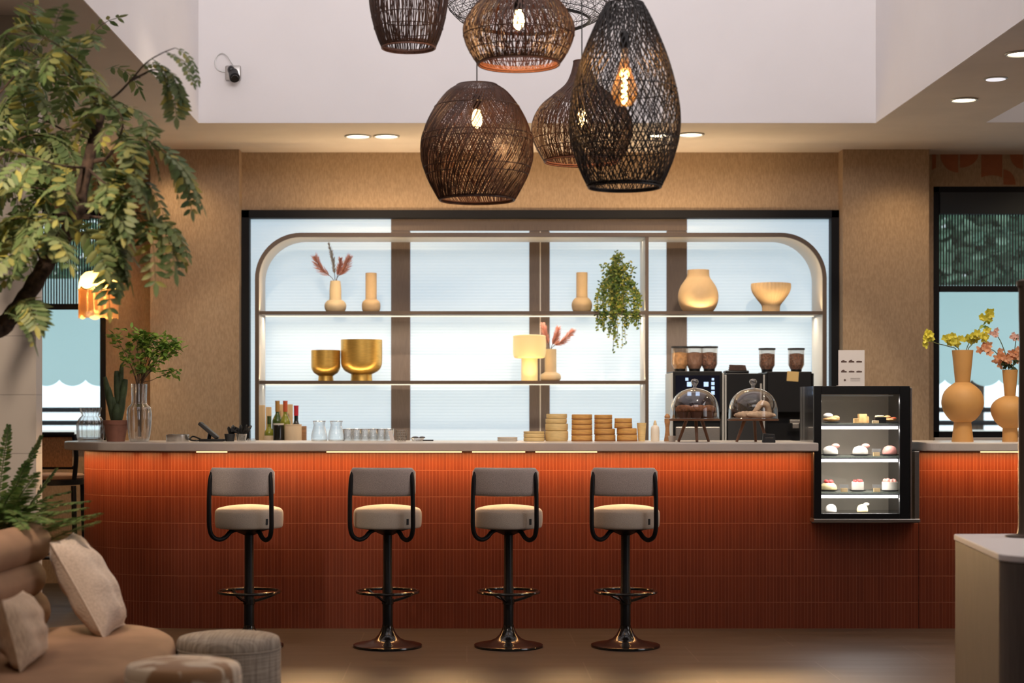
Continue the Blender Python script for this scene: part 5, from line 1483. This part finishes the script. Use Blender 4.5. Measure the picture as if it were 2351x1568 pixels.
flower(2310, 852, [(2300, 830), (2283, 806), (2266, 802)], 'peach bloom reaching left from the smaller vase', 'peach', 5, (.020, .016), 10)
flower(2316, 852, [(2312, 838), (2304, 822)], 'orange bloom at the left front of the smaller vase', 'peach', 6, (.020, .014), 11, leafm='leaf_dark', dy=-.02)
flower(2322, 852, [(2326, 836), (2330, 820)], 'orange bloom at the right front of the smaller vase', 'peach', 7, (.018, .016), 11, leafm='leaf_dark', dy=-.015)
flower(2320, 852, [(2304, 800), (2290, 772), (2276, 766)], 'pale pink spray high at the left of the smaller vase', 'pink', 8, (.030, .010), 9, size=.018, dy=.02)
flower(2326, 852, [(2330, 800), (2334, 774)], 'pale pink spray high at the right of the smaller vase', 'pink', 9, (.020, .014), 8, size=.018, dy=.02)

# ------------------------------------------------------------------ right cabinet and post
ct = .78
cabD = lambda py: (EYE - ct) * F / (py - VY)
pA = P(2190, 1226, cabD(1226)); pB = P(2292, 1271, cabD(1271))
cb = thing('side_cabinet', 'grey wooden cabinet with rounded corner and white top at the right', 'cabinet', (pA.x, pA.y, 0))
bx, by = pB.x - pA.x, pB.y - pA.y
out = [(0, 0), (bx, by)]
# rounded near corner
c0 = Vector((bx, by)); c1 = Vector((bx + .02, by - .16)); c2 = Vector((bx + .22, by - .19))
for i in range(1, 11):
    u = i / 10; p = c0 * (1 - u) ** 2 + c1 * 2 * u * (1 - u) + c2 * u * u; out.append((p.x, p.y))
out += [(bx + .95, by - .20), (bx + .95, .02), (.3, .02)]
def inset(o, s):
    cx = sum(p[0] for p in o) / len(o); cy = sum(p[1] for p in o) / len(o)
    return [(cx + (x - cx) * s, cy + (y - cy) * s) for x, y in o]
MB().prism(inset(out, .985), 0, ct - .026).build('cabinet_body', 'wood_grey', cb)
MB().prism(out, ct - .025, ct).build('top', 'paper', cb, bevel=.004)
pp = P(2351, 1226, cabD(1233))
po = thing('bronze_post', 'dark bronze post rising from the cabinet top at the right picture edge', 'post', (pp.x, pp.y, ct))
MB().lathe([(.075, 0), (.075, .006), (.03, .012), (.026, .02), (.023, .05), (.023, .5), (.019, .80), (.022, .93), (.022, 1.02)], 28).build('post_shaft', 'bronze', po, smooth=True)
MB().lathe([(.021, 1.02), (.03, 1.03), (.03, 1.05), (.001, 1.06)], 24).build('post_cap', 'bronze', po, smooth=True)

# ------------------------------------------------------------------ bar chair behind the left end of the counter
bc = thing('bar_chair', 'black bar chair with cane back behind the left end of the counter', 'bar chair', (-2.80, 11.75, 0))
for (x, y) in ((-.19, -.19), (.19, -.19), (-.17, .17), (.17, .17)):
    MB().tube([(x * 1.12, y * 1.12, 0), (x, y, .80)], [.015, .018], 10).build('leg', 'black', bc, smooth=True)
MB().lathe([(.20, .80), (.225, .805), (.225, .835), (.20, .84)], 32).build('seat_frame', 'black', bc, smooth=True)
MB().lathe(smooth_prof([(.205, .838), (.215, .850), (.200, .872), (.001, .880)], 4), 32).build('seat_pad', 'seat_tan', bc, smooth=True)
MB().tube([(.20 * math.cos(a), .20 * math.sin(a), .32) for a in [2 * PI * i / 32 for i in range(32)]], .010, 8, closed=True).build('footrest', 'black', bc, smooth=True)
mb = MB()
mb.tube(smooth_path([(-.19, -.17, .84), (-.21, -.20, 1.0), (-.20, -.22, 1.14)], 5), .016, 10); mb.tube(smooth_path([(.19, -.17, .84), (.21, -.20, 1.0), (.20, -.22, 1.14)], 5), .016, 10)
mb.tube([(-.20, -.22, 1.14), (.20, -.22, 1.14)], .016, 10); mb.tube([(-.195, -.185, .92), (.195, -.185, .92)], .012, 8)
mb.tube(smooth_path([(.205, -.19, 1.10), (.255, -.05, 1.03), (.24, .06, .95), (.20, .10, .86)], 5), .012, 8)
mb.build('back_frame', 'black', bc, smooth=True)
MB().box(-.185, .185, -.212, -.206, .925, 1.13).build('cane_panel', 'cane', bc)

# ------------------------------------------------------------------ seating on the left
SZ = .43
so = thing('sofa', 'tan upholstered banquette with three stacked roll cushions as its back', 'sofa', (-1.45, 6.3, 0))
o_ = [(-.40, -1.1), (.24, -1.1), (.285, -.75), (.33, -.35), (.352, -.05)] + [(-.02 + .375 * math.cos(R(a)), .15 + .70 * math.sin(R(a))) for a in range(0, 171, 9)] + [(-.40, .35)]
mb = MB()
def scl(o, s, dz): 
    cx = sum(p[0] for p in o) / len(o); cy = sum(p[1] for p in o) / len(o)
    return [(cx + (x - cx) * s, cy + (y - cy) * s, dz) for x, y in o]
mb.loft([scl(o_, .97, .16), scl(o_, 1.0, .19), scl(o_, 1.005, .30), scl(o_, 1.0, .385), scl(o_, .975, .415), scl(o_, .90, .43), scl(o_, .6, .436), scl(o_, .2, .438)], cap=True)
mb.build('seat_cushion', 'leather', so, smooth=True, sharp=50)
MB().prism([(x, y) for x, y, z in scl(o_, .92, 0)], 0, .165).build('base', 'greydark', so)
def roll(z, r, y1, xoff, bend, name, curl):
    pts = [(-.30 + xoff, -1.1, z), (-.29 + xoff, -.4, z), (-.27 + xoff, .2, z), (-.26 + xoff, y1 - .14, z), (-.29 + xoff, y1 - .03, z), (-.40 + xoff, y1 + .06 + curl, z), (-.62 + xoff, y1 + .07 + curl, z)]
    sp = smooth_path(pts, 6)
    mb = MB(); mb.tube(sp, [r * (1 - .03 * (1 if i % 7 == 0 and i > 16 else 0)) for i in range(len(sp))], 20)
    return mb.build(name, 'leather', so, smooth=True, sharp=70)
roll(.515, .082, .62, .0, 0, 'back_roll', 0); roll(.645, .078, .60, -.01, 0, 'back_roll', 0); roll(.772, .080, .72, -.02, 0, 'back_roll', .02)
MB().box(-.58, -.36, -1.1, .55, .17, .80).build('back_shell', 'greydark', so, bevel=.01)

def cushion(name, label, m, W, H, T, loc, rotm, seed=0):
    rng = random.Random(seed); n = 18
    t = thing(name, label, 'cushion', loc); t.rotation_euler = rotm
    mb = MB(); rings = []
    top = []; bot = []
    for i in range(n + 1):
        for j in range(n + 1):
            u = -1 + 2 * i / n; v = -1 + 2 * j / n
            f = max(0, (1 - u ** 2) * (1 - v ** 2)) ** .42
            pin = 1 - .055 * (1 - abs(u) ** 2) * abs(v) ** 3
            pin2 = 1 - .055 * (1 - abs(v) ** 2) * abs(u) ** 3
            x = u * W / 2 * pin2; z = v * H / 2 * pin
            wr = .006 * math.sin(u * 7 + v * 3 + seed) * f + .004 * math.sin(v * 11 + u * 2)* f
            top.append((x, -T / 2 * f + wr, z)); bot.append((x, T / 2 * f + wr, z))
    fs = []
    for i in range(n):
        for j in range(n):
            a = i * (n + 1) + j; fs.append((a, a + n + 1, a + n + 2, a + 1))
    mb.add(top, fs); mb.add(bot, [f[::-1] for f in fs])
    mb.build('cover', m, t, smooth=True, sharp=180)
    ed = []
    for i in range(n + 1): ed.append(top[i * (n + 1)])
    for j in range(1, n + 1): ed.append(top[n * (n + 1) + j])
    for i in range(n - 1, -1, -1): ed.append(top[i * (n + 1) + n])
    for j in range(n - 1, 0, -1): ed.append(top[j])
    MB().tube(ed, .0032, 6, closed=True).build('piping', m, t, smooth=True)
    return t
cushion('cushion', 'large pale linen cushion leaning against the end of the sofa back', 'linen2', .36, .42, .17, (-1.475, 6.79, SZ + .190), (R(-29), R(-2), R(89)), 2)
cushion('cushion', 'small nubby beige cushion at the lower left picture edge', 'linen', .48, .24, .15, (-1.525, 5.97, SZ + .118), (R(-15), R(2), R(96)), 5)

def pouf(label, px, py, D, w, m, h, seam):
    r = w / 2 / F * D
    z = EYE - (py - VY) / F * D
    t = thing('pouf', label, 'pouf', ((px - VX) / F * D, D, 0), 0, 'round poufs beside the sofa')
    side = [(r * .985, .012), (r, .03), (r, z - .055), (r * .99, z - .045)]
    seg = 64; n = len(side)
    me = bpy.data.meshes.new('body'); V = []; Fc = []; UV = []
    for rr, zz_ in side:
        for j in range(seg): V.append((rr * math.cos(2 * PI * j / seg), rr * math.sin(2 * PI * j / seg), zz_))
    for i in range(n - 1):
        for j in range(seg):
            a = i * seg + j; b = i * seg + (j + 1) % seg
            Fc.append((a, b, b + seg, a + seg)); u0, u1 = j / seg * 2 * PI * r, (j + 1) / seg * 2 * PI * r
            UV += [(u0, side[i][1]), (u1, side[i][1]), (u1, side[i + 1][1]), (u0, side[i + 1][1])]
    me.from_pydata(V, [], Fc); uvl = me.uv_layers.new(name='UVMap')
    for i, q in enumerate(UV): uvl.data[i].uv = q
    me.polygons.foreach_set('use_smooth', [True] * len(me.polygons)); me.materials.append(M[m])
    o = bpy.data.objects.new('body', me); COL.objects.link(o); o.parent = t
    top = smooth_prof([(r * .985, z - .046), (r * .995, z - .036), (r * .975, z - .014), (r * .90, z), (r * .6, z + .010), (r * .2, z + .014), (.001, z + .014)], 4)
    me = bpy.data.meshes.new('top_pad'); V = []; Fc = []; UV = []
    for rr, zz_ in top:
        for j in range(seg): V.append((rr * math.cos(2 * PI * j / seg), rr * math.sin(2 * PI * j / seg), zz_))
    for i in range(len(top) - 1):
        for j in range(seg): a = i * seg + j; b = i * seg + (j + 1) % seg; Fc.append((a, b, b + seg, a + seg))
    me.from_pydata(V, [], Fc); uvl = me.uv_layers.new(name='UVMap')
    for i, lp in enumerate(me.loops): v = me.vertices[lp.vertex_index].co; uvl.data[i].uv = (v.x, v.y)
    me.polygons.foreach_set('use_smooth', [True] * len(me.polygons)); me.materials.append(M[m])
    o = bpy.data.objects.new('top_pad', me); COL.objects.link(o); o.parent = t
    MB().tube([((r * .992) * math.cos(a), (r * .992) * math.sin(a), z - .046) for a in [2 * PI * i / 64 for i in range(64)]], .0035, 6, closed=True).build('seam', m, t, smooth=True)
    MB().lathe([(r * .9, 0), (r * .95, .014)], 40).build('foot', 'black', t, smooth=True)
    return t
pouf('taller beige tweed pouf beside the rounded sofa end', 525, 1460, 6.75, 239, 'check', .43, 0)
pouf('lower brown and cream hide pouf in the foreground', 421, 1522, 5.70, 266, 'hide', .40, 0)

# ------------------------------------------------------------------ tree, fern and planter
TD = 7.0
pl = thing('planter', 'dark planter box behind the sofa holding the tree and fern', 'planter', (-2.28, 7.45, 0))
mb = MB(); mb.box(-.45, .34, -.28, .28, 0, .50); mb.build('planter_box', 'greydark', pl, bevel=.01)
MB().box(-.42, .31, -.25, .25, .50, .515).build('soil', 'bark', pl)
tr = thing('indoor_tree', 'leaning leafy tree with dark trunk at the left picture edge', 'tree', (-2.30, 7.40, .51))
T0 = Vector((-2.30, 7.40, .51))
tp_ = lambda px, py, D=TD: P(px, py, D) - T0
trunk = [Vector((0, 0, 0)), Vector((-.02, -.15, .35)), tp_(-40, 800), tp_(4, 752), tp_(52, 694), tp_(98, 620), tp_(138, 558), tp_(176, 498)]
sp = smooth_path(trunk, 6)
rng = random.Random(77)
MB().tube(sp, [(.042 - .012 * i / len(sp)) * (1 + .08 * math.sin(i * 2.1)) for i in range(len(sp))], 12).build('trunk', 'bark', tr, smooth=True)
br = MB()
lim = smooth_path([tp_(168, 505), tp_(182, 480), tp_(186, 440), tp_(200, 385), tp_(214, 325), tp_(229, 262), tp_(226, 232)], 5)
br.tube(lim, [.030 - .010 * i / len(lim) for i in range(len(lim))], 10)
br.tube([tp_(130, 492), tp_(206, 498)], .014, 8); br.tube([tp_(205, 372), tp_(240, 366)], .010, 8)
TW = []
def twig(pts, r=.006, D=TD):
    s = smooth_path([tp_(x, y, D + dd) for x, y, dd in pts], 6)
    br.tube(s, [r * (1 - .75 * i / len(s)) for i in range(len(s))], 6); TW.append(s); return s
twigs = [[(222, 240, 0), (262, 222, -.05), (300, 185, -.1), (335, 145, -.1), (372, 122, -.15), (402, 110, -.15)],
         [(300, 185, -.1), (330, 170, -.05), (352, 160, -.1), (385, 165, -.15)],
         [(240, 368, 0), (268, 330, -.1), (282, 285, -.2), (272, 255, -.2), (255, 240, -.2)],
         [(240, 368, 0), (275, 335, -.1), (300, 318, -.2), (345, 325, -.2), (375, 350, -.25)],
         [(205, 497, 0), (260, 500, -.1), (310, 488, -.2), (350, 500, -.25)],
         [(226, 236, 0), (180, 190, .1), (120, 150, .2), (60, 110, .2)],
         [(226, 236, 0), (205, 170, -.1), (165, 130, -.2), (110, 90, -.3), (40, 70, -.3)],
         [(215, 320, 0), (150, 300, .2), (90, 270, .3), (20, 250, .3)],
         [(200, 385, 0), (140, 380, -.2), (70, 360, -.3), (0, 340, -.3)],
         [(186, 450, 0), (130, 440, .1), (60, 430, .2), (-10, 440, .2)],
         [(170, 505, 0), (110, 510, -.2), (50, 500, -.3), (-10, 520, -.3)],
         [(100, 618, 0), (80, 570, -.1), (40, 545, -.2), (-10, 560, -.3)],
         [(140, 555, 0), (175, 545, -.1), (215, 530, -.2), (245, 560, -.2)],
         [(20, 735, 0), (30, 700, -.1), (45, 690, -.2)],
         [(200, 385, 0), (240, 420, -.2), (270, 430, -.3), (300, 450, -.3)],
         [(-40, 260, 0), (20, 190, 0), (70, 140, -.1), (120, 120, -.1)],
         [(-40, 420, .1), (30, 330, .1), (80, 310, .1), (120, 320, .1)]]
for w in twigs: twig(w)
br.build('branches', 'bark', tr, smooth=True)
lf = MB(); ra = MB()
def frond(lf, ra, base, d, l, droop, n, ll, lw, rng, tw=0.0):
    d = Vector(d).normalized(); p = Vector(base); pts = [p.copy()]
    for i in range(n):
        d = (d + Vector((0, 0, -droop / n))).normalized(); p = p + d * (l / n); pts.append(p.copy())
    ra.tube(pts, .0016, 3, cap=False)
    roll_ = rng.uniform(-.7, .7) + tw
    for i in range(1, n + 1):
        t_ = (pts[i] - pts[i - 1]).normalized(); side = t_.cross(Vector((0, 0, 1)))
        side = side.normalized() if side.length > 1e-4 else Vector((1, 0, 0))
        up = side.cross(t_); side = (side * math.cos(roll_) + up * math.sin(roll_)).normalized(); nr = side.cross(t_)
        sc = (.55 + .45 * math.sin(PI * (i + .6) / (n + 1.2)))
        for s in (-1, 1):
            lf.leaf(pts[i] + Vector((rng.uniform(-1, 1), rng.uniform(-1, 1), rng.uniform(-1, 1))) * .002, side * s + t_ * rng.uniform(.30, .55) + Vector((0, 0, -.12)), nr, ll * sc * rng.uniform(.85, 1.1), lw * sc, .12)
    lf.leaf(pts[-1], t_, nr, ll * .8, lw * .8)
rng = random.Random(5)
for wi, s in enumerate(TW):
    right = wi in (0, 1)
    m = len(s)
    cnt = 4 if wi == 0 else 4 if wi == 1 else 2 if wi == 13 else 6
    for q in range(cnt):
        i = int(m * (.35 + .65 * q / max(1, cnt - 1))) - 1 if not right else int(m * (.55 + .45 * q / max(1, cnt - 1))) - 1
        i = max(1, min(m - 1, i))
        t_ = (s[i] - s[i - 1]).normalized()
        d = t_ * .8 + Vector((rng.uniform(-.8, .8), rng.uniform(-.6, .5), rng.uniform(-.25, .55)))
        if right: d = t_ + Vector((rng.uniform(.1, .6), rng.uniform(-.3, .3), rng.uniform(-.6, .5)))
        frond(lf, ra, s[i], d, rng.uniform(.17, .27) if not right else rng.uniform(.13, .21), rng.uniform(1.0, 2.6), rng.randint(7, 10), rng.uniform(.066, .088) if not right else .042, rng.uniform(.024, .031) if not right else .020, rng)
# hanging sprays on the right side of the crown and the dense left part
for (x, y, dx, dy_, l, dr, dd) in ((262, 250, .6, .4, .24, 2.6, -.1), (285, 300, .9, .3, .26, 2.8, -.15), (330, 325, .8, .1, .26, 3.0, -.2), (372, 350, .6, -.2, .26, 2.4, -.25), (345, 330, .2, .1, .24, 2.6, -.2),
                                 (350, 500, .4, -.2, .24, 2.2, -.25), (335, 495, .1, -.1, .30, 2.4, -.2), (350, 500, .9, .1, .22, 2.6, -.2), (300, 490, -.1, -.3, .28, 1.8, -.1), (255, 520, .2, -.6, .26, 1.6, -.2), (240, 545, .1, -.7, .28, 1.2, -.15),
                                 (300, 440, .5, -.1, .26, 2.4, -.3), (285, 400, .7, .1, .26, 2.4, -.2), (255, 390, .5, .2, .24, 2.4, -.3), (395, 190, .2, -.8, .14, 1.0, -.15), (180, 470, .7, .3, .26, 2.0, -.4), (175, 430, -.4, .3, .26, 2.2, -.4),
                                 (150, 520, .4, .1, .24, 2.2, -.4), (150, 500, -.8, .1, .26, 2.0, -.4), (60, 600, -.2, .2, .24, 2.0, -.3), (90, 560, .3, .4, .26, 2.4, -.4), (40, 700, .3, .2, .16, 2.2, -.3), (10, 720, .5, .1, .18, 2.0, -.35), (60, 640, -.4, .3, .22, 2.4, -.3)):
    frond(lf, ra, tp_(x, y, TD + dd), (dx, rng.uniform(-.3, .3), dy_), l, dr, rng.randint(7, 9), rng.uniform(.066, .085), .028, rng)
for q in range(66):
    x = rng.uniform(-30, 130) if q < 46 else rng.uniform(120, 260); y = rng.uniform(60, 540) if q < 46 else rng.uniform(110, 400)
    frond(lf, ra, tp_(x, y, TD + rng.uniform(.05, .6)), (rng.uniform(-1, 1), rng.uniform(-.7, .4), rng.uniform(-.5, .6)), rng.uniform(.18, .28), rng.uniform(1, 2.6), rng.randint(6, 9), rng.uniform(.066, .088), rng.uniform(.024, .031), rng)
lf.build('leaves', 'leaf_tree', tr); ra.build('leaf_stalks', 'stem', tr)

fe = thing('fern', 'feathery green fern arching over the back of the sofa', 'plant', (-2.02, 7.36, .515))
F0 = Vector((-2.02, 7.36, .515)); fp = lambda px, py, D: P(px, py, D) - F0
lf = MB(); ra = MB(); rng = random.Random(9)
def fern_frond(tip, arch, w=.054):
    tip = Vector(tip); mid = tip * .5 + Vector((0, 0, arch))
    pts = smooth_path([Vector((rng.uniform(-.02, .02), rng.uniform(-.02, .02), 0)), mid, tip], 16)
    ra.tube(pts, .0025, 4, cap=False); n = len(pts)
    for i in range(4, n):
        t_ = (pts[i] - pts[i - 1]).normalized(); side = t_.cross(Vector((0, 0, 1)))
        side = side.normalized() if side.length > 1e-4 else Vector((1, 0, 0)); nr = side.cross(t_)
        for sub in (0, .5):
            p = pts[i - 1].lerp(pts[i], sub)
            sc = math.sin(PI * min(.97, .10 + .88 * i / n)) ** .6
            for s in (-1, 1):
                lf.leaf(p, side * s + t_ * .45 + Vector((0, 0, rng.uniform(-.35, .1))), nr, w * sc * rng.uniform(.85, 1.15), .013)
for px, py, D, ar in ((232, 1178, 6.9, .10), (205, 1150, 7.1, .14), (160, 1128, 7.3, .14), (228, 1196, 6.75, .06), (180, 1200, 6.7, .10), (120, 1200, 6.6, .16), (60, 1215, 6.6, .18), (95, 1000, 7.3, .08), (62, 1060, 7.2, .08), (130, 1075, 7.5, .06), (20, 975, 7.3, .05),
                      (-20, 1100, 6.9, .1), (10, 1195, 6.7, .12), (85, 1085, 7.0, .10), (-60, 1010, 7.4, .06), (35, 1120, 6.9, .12), (150, 1175, 6.8, .14), (90, 1190, 6.7, .15), (200, 1165, 6.95, .12), (215, 1188, 6.8, .10), (140, 1150, 7.05, .14), (170, 1190, 6.75, .12), (40, 1180, 6.8, .16), (-10, 1160, 6.7, .16), (110, 1160, 7.0, .15), (70, 1140, 7.1, .14)):
    fern_frond(fp(px, py, D), ar)
lf.build('fronds', 'leaf_fern', fe); ra.build('stalks', 'stem', fe, smooth=True)
